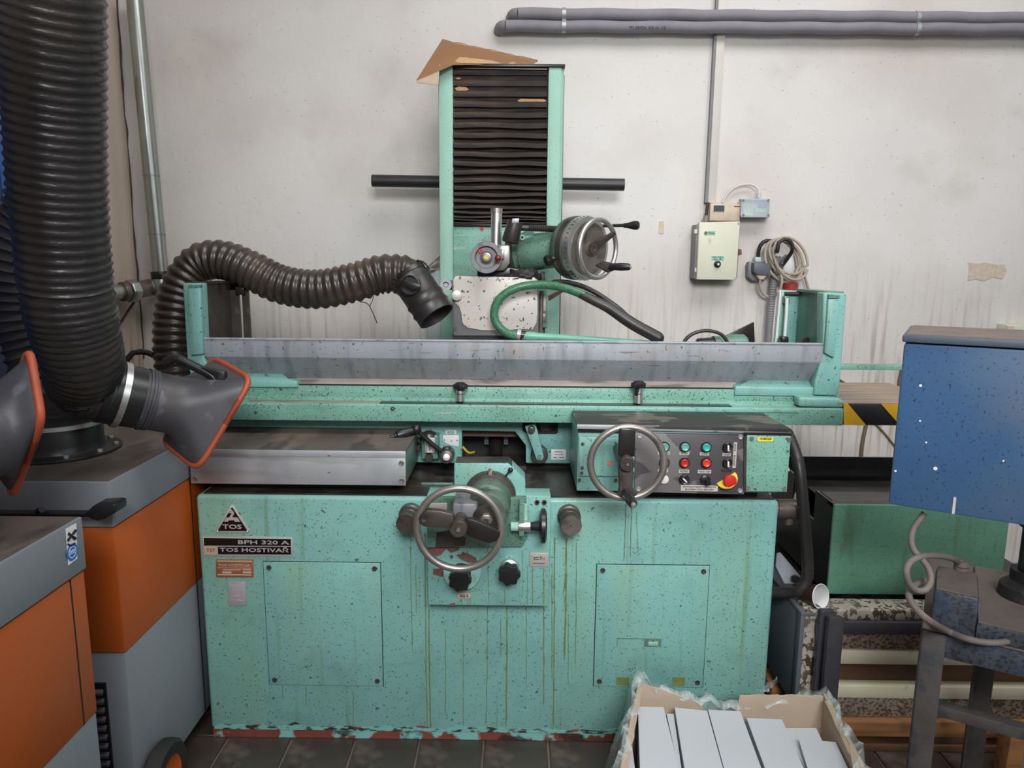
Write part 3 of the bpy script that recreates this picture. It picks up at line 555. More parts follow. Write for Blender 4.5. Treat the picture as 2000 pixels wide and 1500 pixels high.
gp = obj('data_plate', MB().pprism([(445, 1136.5), (479, 1136.5), (481.5, 1182.5), (447.5, 1183.5)], f, 0.004), mat('dull_lilac_plate', '9a9298', 0.45, var=0.08, vscale=40), G, bevel=0.0008)
pm = MB()
for a in ((451, 1144, 475, 1145), (453, 1147, 473, 1147.8), (459, 1163, 471, 1164.5), (451, 1171, 455, 1172.5), (462, 1171, 474, 1174)): pm.pbox(*a, f-0.0004, 0.001)
obj('plate_print', pm, M['silverink'], gp)['kind'] = 'stuff'
# ---------------- left cover box with its lid
Yx = 2.012; a = P(369.5, 877, Yx); b = P(793, 948, Yx); zt = a.z; zb = b.z; x0, x1 = a.x, b.x
cb = obj('cover_box', MB().box(x0+0.004, x1-0.002, Yx+0.003, 2.29, zb, zt-0.004), M['green_dark'], G, bevel=0.003)
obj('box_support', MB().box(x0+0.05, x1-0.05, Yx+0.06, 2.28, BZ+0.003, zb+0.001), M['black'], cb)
fp = obj('front_plate', MB().box(x0, x1, Yx-0.003, Yx+0.003, zb, zt-0.018), M['alu'], cb, bevel=0.0015)
for sx in (0, 1):
    for sz in (0, 1): obj('screw', MB().lathe((x0+0.012+sx*(x1-x0-0.024), Yx-0.003, zb+0.014+sz*(zt-zb-0.05)), (0, -1, 0), [(0, 0), (0.0085, 0), (0.0075, 0.003), (0.002, 0.002), (0, 0.002)], 12), M['steel'], cb)
obj('lid_edge', MB().box(x0+0.002, x1+0.001, Yx-0.0045, Yx+0.004, zt-0.0195, zt), M['alu'], cb, bevel=0.001)
obj('lid_top', MB().box(x0+0.002, x1+0.001, Yx, 2.30, zt-0.004, zt+0.001), M['dusttop'], cb)
# ---------------- saddle front under the table
SY = 2.30
def zof(y, Y, x=1000): return P(x, y, Y).z
sx0 = P(404, 850, SY).x
pts = [(404, 819), (902+10, 824), (902+10, 906), (824, 903), (404, 900)]
sad = obj('saddle', MB().pprism([(404, 816), (902, 820), (902, 905), (822, 903), (404, 898)], SY, 0.05), M['green_dark'] if False else M['green'], G, bevel=0.002)
obj('saddle_front', MB().pprism([(902, 820), (1120, 824), (1120, 905), (1027, 904), (1027, 870), (1006, 843), (902, 841)], SY, 0.05), M['green'], G, bevel=0.002)
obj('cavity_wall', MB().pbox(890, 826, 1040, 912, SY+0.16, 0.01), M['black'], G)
obj('cavity_lintel', MB().pprism([(903, 841), (1005, 842), (1012, 853), (903, 852)], SY+0.05, 0.03), M['redpaint'], G)
obj('feed_screw', MB().cyl(P(969, 852, SY+0.13), P(968, 895, SY+0.05), 0.022, n=20), M['blackoil'], G)
for x in (950, 988): 
    bk = obj('bracket', MB().pbox(x-4, 852, x+4, 868, SY+0.11, 0.01), M['green_dark'], G, bevel=0.001); obj('screw', MB().cyl(P(x, 863, SY+0.105), P(x, 863, SY+0.112), 0.004, n=8), M['black'], bk)
obj('cavity_floor', MB().box(P(902, 900, SY).x, P(1028, 900, SY).x, SY, SY+0.16, BZ, BZ+0.012), M['oily'], G)
obj('inner_tube', MB().tube(spline([P(903, 872, SY+0.04), P(915, 884, SY+0.05), P(926, 883, SY+0.08)], 0.01), 0.004, 8), M['yellow'], G)
obj('saddle_body', MB().box(P(404, 850, SY).x, P(893, 850, SY).x, SY+0.05, 2.8, BZ, zof(819, SY)), M['green_dark'], G)
obj('saddle_body', MB().box(P(1030, 850, SY).x, 0.62, SY+0.05, 2.8, BZ, zof(819, SY)), M['green_dark'], G)
# small recess with lever arm at right of the cavity
obj('recess', MB().pprism([(1020, 823), (1090, 824), (1090, 845), (1086, 848), (1040, 847), (1024, 845), (1020, 840)], SY-0.0015, 0.002), M['black'], G)
obj('recess_plate', MB().pbox(1046, 826, 1086, 842, SY-0.003, 0.003), M['blackoil'], G, bevel=0.001)
la = P(1038, 838, SY-0.05); lb = P(1054, 892, SY-0.05)
d = (lb-la).normalized(); nrm = V((d.z, 0, -d.x)).normalized(); mm = MP(la)
arm = obj('lever_arm', MB().prism([la+nrm*11*mm-d*9*mm, la-nrm*11*mm-d*9*mm, lb-nrm*8*mm+d*3*mm, lb-nrm*4*mm+d*8*mm, lb+nrm*4*mm+d*8*mm, lb+nrm*8*mm+d*3*mm], (0, 0.012, 0)), M['green'], G, bevel=0.003)
obj('pivot', MB().cyl(la+V((0, -0.016, 0)), la+V((0, 0.03, 0)), 7*mm, n=16), M['iron'], arm, bevel=0.003); obj('pin', MB().cyl(lb+V((0, -0.008, 0)), lb+V((0, 0.01, 0)), 4*mm, n=12), M['green_dark'], arm)
obj('boss', MB().cyl(lb+V((0, 0.015, 0)), lb+V((0, 0.055, 0)), 17*mm, n=24), M['iron'], arm, bevel=0.004)
sp = obj('sign_plate', MB().pbox(1076, 878, 1106, 898, SY-0.003, 0.004), M['white'], G, bevel=0.001)
pm = MB(); 
for a in ((1083, 882, 1097, 883), (1083, 888, 1099, 888.8), (1080, 893, 1088, 893.8), (1092, 893, 1102, 893.8), (1097, 882, 1097.8, 888)): pm.pbox(*a, SY-0.0036, 0.001)
obj('sign_print', pm, M['ink'], sp)
obj('sign_plate', MB().pbox(1113, 878, 1127, 900, SY-0.02, 0.02), M['alu'], G, bevel=0.001)
# ---------------- reversing lever on the left of the cavity
vb = obj('valve_block', MB().pbox(823, 850, 856, 897, SY-0.045, 0.05), M['green_dark'], G, bevel=0.004)
obj('valve_face', MB().pbox(829, 855, 850, 885, SY-0.056, 0.012), M['alu'], vb, bevel=0.002); obj('valve_label', MB().pbox(834, 861, 845, 884, SY-0.0575, 0.002), M['label'], vb)
lettering('RS 07  A', P(839.5, 872, SY-0.058), 0.008, M['ink'], vb, width=0.024, right=V((0, 0, 1)), up=V((-1, 0, 0)))
obj('valve_cap', MB().lathe(P(838, 849, SY-0.03), (0, 0, 1), [(0.028, -0.01), (0.022, 0.006), (0.012, 0.012), (0, 0.012)], 16).lathe(P(838, 893, SY-0.045), (0, -1, 0), [(0.014, 0), (0.012, 0.012), (0, 0.012)], 14), M['iron'], vb)
for y in (858, 875): obj('hook', MB().tube(spline([P(824, y, SY-0.03), P(818, y-3, SY-0.04), P(816, y+3, SY-0.045), P(821, y+6, SY-0.04)], 0.006), 0.004, 8), M['iron'], vb)
sq = obj('sign_plate', MB().pprism([(865, 850), (896, 850), (896, 872), (890, 872), (874, 868), (865, 862)], SY-0.003, 0.003), M['white'], G, bevel=0.0008)
s2 = obj('sign_plate', MB().pbox(870, 840.5, 891, 848, SY-0.004, 0.004), M['white'], G, bevel=0.0008); lettering('SQ3', P(880.5, 844.4, SY-0.0042), 0.0075, M['ink'], s2, bold=0.01, width=0.021)
for x, y in ((868, 859), (893, 860), (882, 861)): obj('rivet', MB().cyl(P(x, y, SY-0.005), P(x, y, SY-0.002), 0.0025, n=8), M['iron'], sq)
LY = SY-0.10
lev = obj('reversing_lever', MB().tube([P(814, 840, LY), P(842, 866, LY+0.01), P(868, 886, LY+0.02)], 0.0075, 12), M['blackoil'], G)
obj('hub', MB().cyl(P(872, 893, LY-0.02), P(876, 884, SY), 13*mm, n=18).cyl(P(872, 872, LY+0.03), P(875, 890, LY+0.03), 0.014), M['iron'], lev, bevel=0.004)
obj('hub_cap', MB().cyl(P(872, 893, LY-0.032), P(872, 893, LY-0.018), 7*mm, n=16), M['alu'], lev, bevel=0.001)
obj('ball', MB().ball(P(813, 838, LY), 0.0165), M['plastic'], lev)
ga, gb = P(807, 841, LY-0.004), P(766, 853, LY-0.03)
obj('grip', MB().lathe(ga, gb-ga, [(0, 0), (0.011, 0), (0.0135, 0.01), (0.0165, 0.035), (0.0135, 0.052), (0.009, 0.056), (0.009, 0.06), (0.006, 0.062), (0.006, 0.075), (0, 0.075)], 18), M['plastic'], lev)
# ---------------- table
def bar(name, y0, y1, Y, x0, x1, d, m, bevel=0.002, yr=0):
    """a horizontal member; y0..y1 measured near x0, yr = drop at x1 in picture pixels"""
    a0 = P(x0, y0, Y); a1 = P(x0, y1, Y); b0 = P(x1, y0+yr, Y); b1 = P(x1, y1+yr, Y)
    return obj(name, MB().prism([a0, b0, b1, a1], (0, d, 0)), m, G, bevel=bevel)
TY = 2.20
xL, xR = P(408, 800, TY).x, P(1647, 815, TY).x
zb, z1 = P(1000, 825, TY).z, P(1000, 792, TY).z
tprof = [V((xL, TY, zb)), V((xL, TY, z1-0.004)), V((xL, TY+0.004, z1)), V((xL, 2.245, z1)), V((xL, 2.245, z1+0.012)), V((xL, 2.70, z1+0.012)), V((xL, 2.70, zb))]
tb_ = obj('table', MB().prism(tprof, (xR-xL, 0, 0)), M['green_speck'], G, bevel=0.0015)
obj('table_groove', MB().box(P(740, 785, TY).x, P(1432, 790, TY).x, TY+0.012, 2.246, z1, z1+0.0022), M['blackoil'], tb_)
obj('bare_edge', MB().box(P(480, 785, TY).x, P(742, 785, TY).x, TY+0.02, 2.246, z1, z1+0.002), M['browntop'], tb_)
obj('socket_screw', MB().ring(P(767, 798, TY), (0, -1, 0), 0.0065, 0.003, 0.003, 14), M['iron'], tb_)
obj('edge_strip', MB().box(P(1120, 800, TY).x, P(1560, 800, TY).x, TY-0.004, TY+0.01, z1-0.014, z1-0.003), M['green'], tb_, bevel=0.0015)
z2 = z1+0.012
up_ = MB().box(P(432, 770, 2.255).x, P(1638, 775, 2.255).x, 2.255, 2.66, z2-0.012, zof(757, 2.255)); ut = obj('upper_table', up_, M['green_speck'], G, bevel=0.002)
zu = zof(757, 2.255)
obj('table_gap', MB().box(P(500, 757, 2.26).x, P(1600, 757, 2.26).x, 2.262, 2.64, zu-0.001, zu+0.004), M['black'], G)
wp = obj('white_apron', MB().prism([V((P(575, 750, 2.27).x, 2.268, zu+0.003)), V((P(1440, 750, 2.27).x, 2.268, zu+0.003)), V((P(1440, 750, 2.27).x, 2.30, zof(737, 2.29))), V((P(575, 750, 2.27).x, 2.30, zof(737, 2.29)))], (0, 0.02, 0)), M['apronwhite'], G)
for px, yt, yb in ((899, 745, 783), (1247, 742, 787)):
    c = P(px, yb, 2.225); top = P(px, yt+13, 2.225); h = top.z-c.z
    kn = obj('clamp_knob', MB().lathe(c, (0, 0, 1), [(0, -0.004), (0.013, 0), (0.013, h*0.55), (0.0115, h*0.56), (0.0115, h*0.6), (0.013, h*0.61), (0.012, h), (0, h)], 20), M['chrome'], G)
    pr = []
    st = MB()
    for k in range(24): 
        r = 0.0215+0.0022*cos(k/24*2*pi*8); pr.append(top+V((r*cos(k/24*2*pi), r*sin(k/24*2*pi), -0.002)))
    st.prism(pr, (0, 0, 0.014)); st.cyl(top+V((0, 0, -0.028)), top+V((0, 0, 0)), 0.0125, n=18); st.lathe(top, (0, 0, 1), [(0.0215, 0.011), (0.012, 0.018), (0, 0.018)], 20)
    obj('star_grip', st, M['plastic'], kn, bevel=0.001)
# hazard-striped way guard on the right end
hx0, hx1 = P(1648, 810, TY).x, P(1860, 815, TY).x
zt_ = P(1700, 789, TY).z; zb_ = P(1700, 831, TY).z
wg = obj('way_guard', MB().box(hx0, hx1, TY+0.002, 2.62, zb_, zt_), M['tape_k'], G, bevel=0.002)
obj('guard_top', MB().box(hx0-0.02, hx1, TY+0.004, 2.60, zt_-0.002, zt_+0.003), M['browntop'], wg)
for pts in ([(1648, 789), (1655, 787), (1692, 831), (1648, 830)], [(1721, 789), (1768, 790), (1760, 840), (1750, 822)]):
    obj('hazard_stripe', MB().pprism(pts, TY-0.0006, 0.004), M['tape_y'], wg)
# green rail beyond
a = P(1638, 716, 2.72); b = P(1860, 718, 2.72); obj('rear_rail', MB().box(a.x, b.x, 2.72, 2.75, a.z-0.012, a.z+0.008), M['green_speck'], G, bevel=0.002)
# ---------------- splash trough
Ta, Tb = P(397, 657, 2.235), P(1608, 675, 2.235)
zt, zm, zl = P(1000, 667, 2.235).z, P(1000, 702, 2.235).z, P(1000, 749, 2.315).z
prof = [(2.235, zt), (2.235, zm), (2.30, zl), (2.62, zl), (2.62, zl+0.004), (2.303, zl+0.004), (2.239, zm+0.002), (2.239, zt)]
tl = Ta.x; tr = Tb.x; bl_ = P(460, 745, 2.30).x; br2 = P(1590, 742, 2.30).x
mbt = MB(); vs = []
for (y, z) in prof:
    k = 0 if y < 2.24 else (1 if y > 2.299 else 0)
    vs.append((V((tl if k == 0 else bl_, y, z)), V((tr if k == 0 else br2, y, z))))
n = len(prof)
mbt.add([a for a, b in vs]+[b for a, b in vs], [tuple(range(n)), tuple(range(2*n-1, n-1, -1))]+[(i, (i+1) % n, (i+1) % n+n, i+n) for i in range(n)])
tg = obj('splash_guard', mbt, M['steelgrey'], G, bevel=0.0012)
obj('rolled_lip', MB().tube([V((tl, 2.237, zt)), V((tr, 2.237, zt))], 0.0045, 10), M['steelgrey'], tg)
for s, x in ((0, tl), (1, tr)): obj('end_stain', MB().box(x+(0.001 if s == 0 else -0.022), x+(0.022 if s == 0 else -0.001), 2.2338, 2.2352, zm+0.004, zt-0.006), M['rusty'], tg) if False else None
# ---------------- end guards
def end_guard(side):
    # post profile measured in picture pixels; side plate runs back from it
    if side < 0:
        Yf = 2.235
        o = obj('end_guard', MB().pprism([(356, 553), (392, 553), (397, 660), (399, 700), (412, 735), (372, 738), (365, 700)], Yf, 0.05), M['green'], G, bevel=0.006, seg=3)
        obj('post_face', MB().pprism([(366, 563), (391, 562), (396, 692), (372, 694)], Yf-0.014, 0.02), M['green'], o, bevel=0.004)
        obj('post_top', MB().pprism([(368, 557), (390, 556), (390, 562), (367, 563)], Yf-0.012, 0.02), M['green_dark'], o)
        a = P(397, 553, Yf+0.04); YB = 2.49
        zt = P(392, 553, Yf).z; zb = P(397, 720, Yf).z
        obj('side_plate', MB().box(a.x-0.012, a.x-0.002, Yf+0.04, YB, zb, zt-0.002), M['iron'], o)  # dark iron colour stands in for the shadow on the plate's inner face
        obj('back_post', MB().box(P(473.5, 600, YB).x, P(486, 600, YB).x, YB, YB+0.012, zb, zt-0.01), M['iron'], o)
        obj('back_post', MB().box(a.x-0.012, P(467.5, 600, YB).x, YB, YB+0.012, zb, zt-0.01), M['iron'], o)
        obj('back_clip', MB().pbox(459, 560, 476, 576, YB-0.012, 0.02), M['blackoil'], o, bevel=0.002)
        obj('back_bridge', MB().box(a.x-0.012, P(486, 600, YB).x, YB, YB+0.012, zt-0.03, zt-0.002), M['iron'], o)
        obj('top_rim', MB().box(P(356, 553, Yf).x, a.x, Yf+0.02, YB+0.012, zt-0.006, zt+0.002), M['iron'], o)
    else:
        Yf = 2.235
        o = obj('end_guard', MB().pprism([(1608, 571), (1654, 573), (1641, 752), (1636, 774), (1590, 772), (1592, 744), (1607, 690)], Yf, 0.05), M['green'], G, bevel=0.006, seg=3)
        obj('post_face', MB().pprism([(1618, 584), (1642, 584), (1630, 700), (1611, 690)], Yf-0.012, 0.02), M['green'], o, bevel=0.004)
        obj('post_top', MB().pprism([(1619, 575), (1641, 577), (1641, 583), (1618, 582)], Yf-0.010, 0.02), M['green_dark'], o)
        a = P(1610, 571, Yf+0.04); zt = P(1612, 571, Yf).z; zb = P(1600, 720, Yf).z
        YB = 2.49
        obj('side_plate', MB().box(a.x+0.004, a.x+0.016, Yf+0.04, YB, zb, zt-0.002), M['green_dark'], o)
        obj('back_post', MB().pprism([(1527, 566), (1562, 568), (1553, 700), (1516, 700)], YB, 0.012), M['green'], o, bevel=0.002)
        obj('back_edge', MB().pprism([(1523, 570), (1527, 566), (1517, 700), (1511, 700)], YB+0.002, 0.02), M['white'], o)
        obj('top_rim', MB().box(P(1532, 565, YB).x, a.x+0.016, YB-0.02, YB+0.012, zt-0.016, zt-0.008), M['iron'], o)
        obj('top_rim', MB().box(a.x-0.004, P(1654, 573, Yf).x, Yf+0.02, YB+0.012, zt-0.006, zt+0.002), M['green_dark'], o)
        obj('white_rod', MB().tube([P(1537, 582, YB-0.03), P(1536, 610, YB-0.03), P(1532, 664, YB-0.03)], 0.0058, 10), M['white'], o)
        obj('rod_clip', MB().pbox(1532, 578, 1543, 593, YB-0.022, 0.02), M['green_dark'], o, bevel=0.003)
        kn = obj('rod_clamp', MB().pprism([(1528, 657), (1541, 658), (1541, 668), (1537, 673), (1530, 673), (1527, 666)], 2.435, 0.035), M['plastic'], o, bevel=0.004)
        obj('lock_knob', MB().lathe(P(1577, 676, 2.40), (-0.3, -1, 0), [(0, 0), (0.030, 0), (0.032, 0.02), (0.028, 0.03), (0, 0.03)], 24), M['blackoil'], o)
    return o
end_guard(-1); end_guard(1)
# lower corner brackets under the guards
def corner(pts_top, pts_front, Y):
    o = obj('corner_bracket', MB().pprism(pts_front, Y, 0.36), M['green'], G, bevel=0.003)
    obj('bracket_slope', MB().prism([P(*p) for p in pts_top], (0, 0.02, -0.012)), M['green_dark'] if False else M['green'], o, bevel=0.001)
corner([(430, 741, 2.248), (568, 745, 2.248), (545, 723, 2.295), (430, 722, 2.295)], [(430, 741), (570, 743), (580, 746), (581, 757), (430, 756)], 2.245)
corner([(1436, 756, 2.248), (1596, 760, 2.248), (1590, 740, 2.295), (1471, 739, 2.295)], [(1436, 757), (1440, 754), (1600, 757), (1620, 752), (1637, 740), (1636, 775), (1435, 772)], 2.245)
obj('corner_web', MB().prism([P(1592, 757, 2.25), P(1631, 713, 2.25), P(1608, 713, 2.30), P(1588, 745, 2.30)], (0.012, 0.015, -0.004)), M['green'], G, bevel=0.002)
obj('corner_foot', MB().pprism([(1560, 776), (1640, 778), (1650, 785), (1650, 797), (1560, 795)], 2.205, 0.05), M['green'], G, bevel=0.008, seg=3)
# magnetic chuck top and worktable inside the trough
obj('chuck', MB().box(-0.45, 0.55, 2.34, 2.60, zu, zt-0.06), M['steel'], G, bevel=0.003)
# ---------------- column
CY = 2.86
cl, cr = P(857, 300, CY).x, P(1099, 300, CY).x
zt = P(980, 127, CY).z; zb = 0.60
fl = P(885, 300, CY).x; fr = P(1069, 300, CY).x
col = obj('column', MB().box(cl, cr, CY+0.035, 3.17, zb, zt-0.004), M['green_pale'], G, bevel=0.006)
obj('column_flange', MB().box(cl, fl, CY, CY+0.05, zb, zt), M['green_pale'], col, bevel=0.005)
obj('column_flange', MB().prism([V((fr, CY, zb)), V((fr, CY, zt)), V((cr-0.010, CY, zt)), V((cr-0.010, CY, zb))], (0, 0.05, 0)), M['green_pale'], col, bevel=0.004)
obj('flange_chamfer', MB().prism([V((cr-0.012, CY+0.001, zb)), V((cr, CY+0.014, zb)), V((cr, CY+0.05, zb)), V((cr-0.012, CY+0.05, zb))], (0, 0, zt-zb-0.004)), M['green_pale'], col, bevel=0.001)
obj('top_cap', MB().box(fl-0.002, cr+0.003, CY-0.006, 3.15, zt-0.008, zt+0.004), M['blackoil'], col, bevel=0.002)
obj('rear_strip', MB().box(cr, cr+0.006, CY+0.06, 3.14, zb, zt-0.02), M['blackoil'], col)
# bellows: flat pleats on top, tight ones lower down
ys = [128, 147]; pitch = 19.0
edges = [134.0]
for p in [22, 21, 20, 21, 20, 20, 19, 19, 18, 17, 16, 15, 14, 13, 12, 11, 9, 7, 5, 5, 4.5, 4.5, 4, 4, 3.5]: edges.append(edges[-1]+p)
bw = thing  # parts below
bel = obj('bellows', MB().box(fl-0.004, fr+0.004, CY+0.030, CY+0.05, P(980, 440, CY).z, zt-0.01), M['black'], G)
obj('bellows_plate', MB().pprism([(886, 129), (1069, 131), (1069, 136), (886, 134)], CY+0.006, 0.03), M['blackoil'], bel)
rb = random.Random(5)
for i in range(len(edges)-1):
    y0, y1 = edges[i], edges[i+1]; t = (y0-134)/300
    depth = 0.004+0.020*min(1, max(0, t-0.05)*2.2); N = 10; mb = MB(); vs = []; fs = []
    w1, w2 = rb.uniform(-0.8, 0.8), rb.uniform(-0.8, 0.8)
    for k in range(N+1):
        px = 885.5+183.0*k/N; s = 1.2*sin(k*0.8+w1*3)*min(1, t*2)+(k/N-0.5)*1.0
        ym = y0+(y1-y0)*0.42
        h_ = y1-y0; q_ = s+0.6*w2*sin(k*0.55); vs += [P(px, y0+s, CY+0.022), P(px, y0+h_*0.10+q_, CY+0.020-depth), P(px, y0+h_*0.58+q_, CY+0.019-depth), P(px, y0+h_*0.66+s, CY+0.0225), P(px, y1+s, CY+0.024), P(px, y1+s, CY+0.035), P(px, y0+s, CY+0.033)]
    for k in range(N):
        for q in range(7): fs.append((k*7+q, k*7+(q+1) % 7, k*7+7+(q+1) % 7, k*7+7+q))
    fs += [tuple(range(7)), tuple(range(N*7+6, N*7-1, -1))]
    mb.add(vs, fs); obj('bellows_fold', mb, M['bellows'], bel, sharp=25)
for a in ((888, 169, 916, 177), (889, 150, 902, 155), (1010, 193, 1068, 199)):
    obj('worn_patch', MB().pprism([(a[0], a[1]+3), (a[0]+8, a[1]), (a[2]-6, a[1]+1), (a[2], a[3]-2), (a[2]-5, a[3]), (a[0]+4, a[3])], CY+0.0138, 0.002), M['worn_tan'], bel)
# head slide under the bellows
obj('head_slide', MB().pprism([(885, 440), (1069, 442), (1069, 640), (885, 640)], CY-0.01, 0.05), M['green_speck'], G, bevel=0.004)
obj('slide_lip', MB().pbox(886, 438, 1068, 443, CY-0.018, 0.03), M['blackoil'], G, bevel=0.002)
rd = obj('red_dot', MB().cyl(P(941, 446, CY-0.013), P(941, 446, CY-0.008), 0.0075, n=18), M['red'], G)
# ---------------- wheel guard box
HY = 2.56
gb_ = obj('wheel_guard', MB().pprism([(882, 552), (886, 543), (892, 540), (1046, 543), (1052, 549), (1052, 656), (886, 656)], HY, 0.24), M['guardgrey'], G, bevel=0.004)
obj('door_plate', MB().pprism([(885, 546), (890, 539), (1044, 542), (1050, 548), (1050, 610), (1048, 630), (1040, 644), (1012, 643), (985, 646), (940, 645), (912, 640), (903, 632), (901, 612), (896, 598), (886, 590)], HY-0.006, 0.008), M['whitepaint'], gb_, bevel=0.002)
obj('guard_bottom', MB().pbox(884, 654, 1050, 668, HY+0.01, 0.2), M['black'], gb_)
obj('door_knob', MB().cyl(P(892, 577, HY-0.022), P(892, 577, HY), 0.0185, n=24), M['plate'], gb_, bevel=0.002)
bg = obj('bearing_clamp', MB().pbox(862, 548, 884, 566, HY+0.02, 0.05), M['blackoil'], G, bevel=0.004)
obj('bearing', MB().lathe(P(872, 556, HY+0.02), (0, -1, 0), [(0, 0.014), (0.007, 0.014), (0.007, 0.006), (0.011, 0.006), (0.011, 0.02), (0.0205, 0.02), (0.0205, -0.01)], 24), M['alu'], bg)
for y0, y1, m in ((572, 608, 'plate'), (612, 630, 'rustpipe')): obj('hinge', MB().pbox(1053, y0, 1067, y1, HY+0.02, 0.03), M[m], gb_, bevel=0.004)
obj('hinge_pin', MB().cyl(P(1058, 568, HY+0.02), P(1056, 652, HY+0.02), 0.008, n=12), M['rustpipe'], gb_)
# ---------------- chrome column and small grey wheel
obj('chrome_post', MB().cyl(P(968, 500, HY+0.05), P(970, 414, HY+0.05), 10.7*MP(P(970, 450, HY)), n=28), M['chrome'], G)
c = P(970, 414, HY+0.05); obj('post_cap', MB().lathe(c, (0, 0, 1), [(0.0212, -0.003), (0.0212, 0.012), (0.0195, 0.013), (0, 0.013)], 28), M['steel'], G)
wc = P(950, 503, HY-0.035); mm = MP(wc)
gw = obj('dresser_wheel', MB().lathe(wc, (0, -1, 0), [(30.5*mm, -0.012), (31*mm, 0.0), (30*mm, 0.010), (22.5*mm, 0.010), (21.5*mm, 0.002), (20*mm, -0.006), (0, -0.006)], 40), M['guardgrey'], G)
obj('hub', MB().lathe(wc, (0, -1, 0), [(10*mm, -0.006), (9.5*mm, 0.006), (6*mm, 0.008), (6*mm, 0.012), (0, 0.012)], 28), M['steel'], gw)
obj('hub_nut', MB().cyl(wc+V((0, -0.012, 0)), wc+V((0, -0.018, 0)), 3.6*mm, n=16), M['yellow'], gw)
obj('red_mark', MB().cyl(P(938, 490, HY-0.034), P(938, 490, HY-0.03), 4.6*mm, n=16), M['red'], gw)
obj('ball_knob', MB().cyl(P(972, 506, HY-0.04), P(972, 506, HY-0.06), 0.004).ball(P(972.5, 504.5, HY-0.068), 6.6*mm), mat('dark_red_ball', '6a1c20', 0.25), gw)
obj('wheel_shaft', MB().cyl(wc, wc+V((0, 0.10, 0)), 0.022, n=18), M['iron'], G)
obj('slide_block', MB().pprism([(972, 478), (996, 478), (996, 515), (985, 528), (968, 530)], HY-0.01, 0.06), M['steel'], G, bevel=0.006)
obj('slide_block', MB().pprism([(978, 486), (985, 486), (985, 506), (978, 506)], HY-0.03, 0.03), M['steel'], G, bevel=0.003)
obj('dresser_base', MB().pprism([(932, 527), (985, 520), (1050, 532), (1054, 545), (932, 543)], HY+0.02, 0.10), M['blackoil'], G, bevel=0.004)
# black tilted terminal box and its conduit
ta, tb2 = P(1006, 434, HY+0.0), P(996, 474, HY+0.0)
tbx = obj('terminal_box', MB().lathe(ta, tb2-ta, [(0, -0.004), (0.026, -0.004), (0.027, 0.0), (0.031, (tb2-ta).length-0.006), (0.028, (tb2-ta).length), (0, (tb2-ta).length+0.004)], 18), M['rubber'], G)
obj('box_cap', MB().obox(P(999, 436, HY-0.03), V((0.025, 0, 0.001)), V((0, 0.03, 0)), V((0.002, 0, 0.016))), M['alu'], tbx, bevel=0.002)
obj('motor_flexible', MB().tube([P(1014+k*1.9, 444.5+0.08*k, HY+0.03) for k in range(45)], [0.0115 if k < 10 else 0.0105+0.0018*(k % 2) for k in range(45)], 14), M['rubber'], G)
# spindle motor drum with dial and handwheel
ax = V((0.70, -0.713, -0.03)).normalized()
drum_c = P(1146, 485, 2.60); wheel_c = P(1168, 486, 2.50)
# green spindle housing running back to the slide
obj('spindle_housing', MB().lathe(P(1004, 497, HY+0.13), V((1, -0.30, 0.12)), [(0, 0), (0.066, 0), (0.066, 0.012), (0.060, 0.014), (0.060, 0.03), (0.068, 0.032), (0.064, 0.19), (0, 0.19)], 32), M['green_dark'], G)
obj('spindle_flange', MB().ring(P(1000, 500, HY+0.13), V((1, -0.30, 0.12)), 0.085, 0.055, 0.02, 32), M['iron'], G)
obj('lifting_eye', MB().torus(P(1020, 464, HY+0.06), (0.3, -1, 0), 0.0075, 0.0035, 18, 8), M['green_pale'], G)
obj('eye_bracket', MB().pprism([(1016, 456), (1028, 450), (1044, 452), (1042, 462), (1024, 470)], HY+0.07, 0.02), M['green'], G, bevel=0.003)
R = 60*MP(wheel_c)
back = wheel_c-ax*0.115
dr = obj('dial_drum', MB().lathe(back, ax, [(0, -0.03), (R*0.85, -0.03), (R*0.99, -0.012), (R*1.04, 0.0), (R*1.04, 0.040), (R*0.97, 0.042), (R*0.97, 0.05), (0, 0.05)], 56), M['green_oil'], G)
obj('drum_band', MB().ring(back, ax, R*1.055, R*0.9, 0.022, 56, h0=0.014), M['iron'], dr)
dl = obj('dial_ring', MB().lathe(back, ax, [(R*1.05, 0.044), (R*1.03, 0.072), (R*0.86, 0.074), (R*0.86, 0.044)], 56, True), M['chrome'], dr)
_, du, dw = frame(ax)
for k in range(40):
    a = 2*pi*k/40; e = du*cos(a)+dw*sin(a); t = ax
    if k == 0: tick = None
    s_ = ax.cross(e); L = 0.012 if k % 5 == 0 else 0.007
    obj('dial_tick', MB().obox(back+ax*0.056+e*(R*1.042)-s_*0.0007, s_*0.0014, ax*L, e*0.0012), M['ink'], dl)
hw = obj('head_handwheel', MB().torus(wheel_c, ax, R-0.007, 0.0085, 64, 12), M['chrome'], G)
obj('wheel_disc', MB().lathe(wheel_c-ax*0.035, ax, [(R*0.88, -0.012), (R*0.88, -0.004), (R*0.45, 0.0), (0.026, 0.0), (0.024, 0.010), (0.008, 0.011), (0, 0.011)], 48), M['disc'], hw)
obj('hub_cap', MB().lathe(wheel_c-ax*0.03, ax, [(0, 0), (0.022, 0), (0.021, 0.012), (0.009, 0.013), (0.007, 0.010), (0, 0.010)], 24), M['iron'], hw)
for a in (radians(35),):
    e = du*cos(a)+dw*sin(a); s_ = ax.cross(e)
    obj('spoke', MB().prism([wheel_c-ax*0.03+e*0.02-s_*0.016, wheel_c-ax*0.03+e*0.02+s_*0.016, wheel_c+e*(R-0.006)+s_*0.008, wheel_c+e*(R-0.006)-s_*0.008], ax*0.010), M['iron'], hw, bevel=0.003)
hb = P(1192, 520, 2.47)
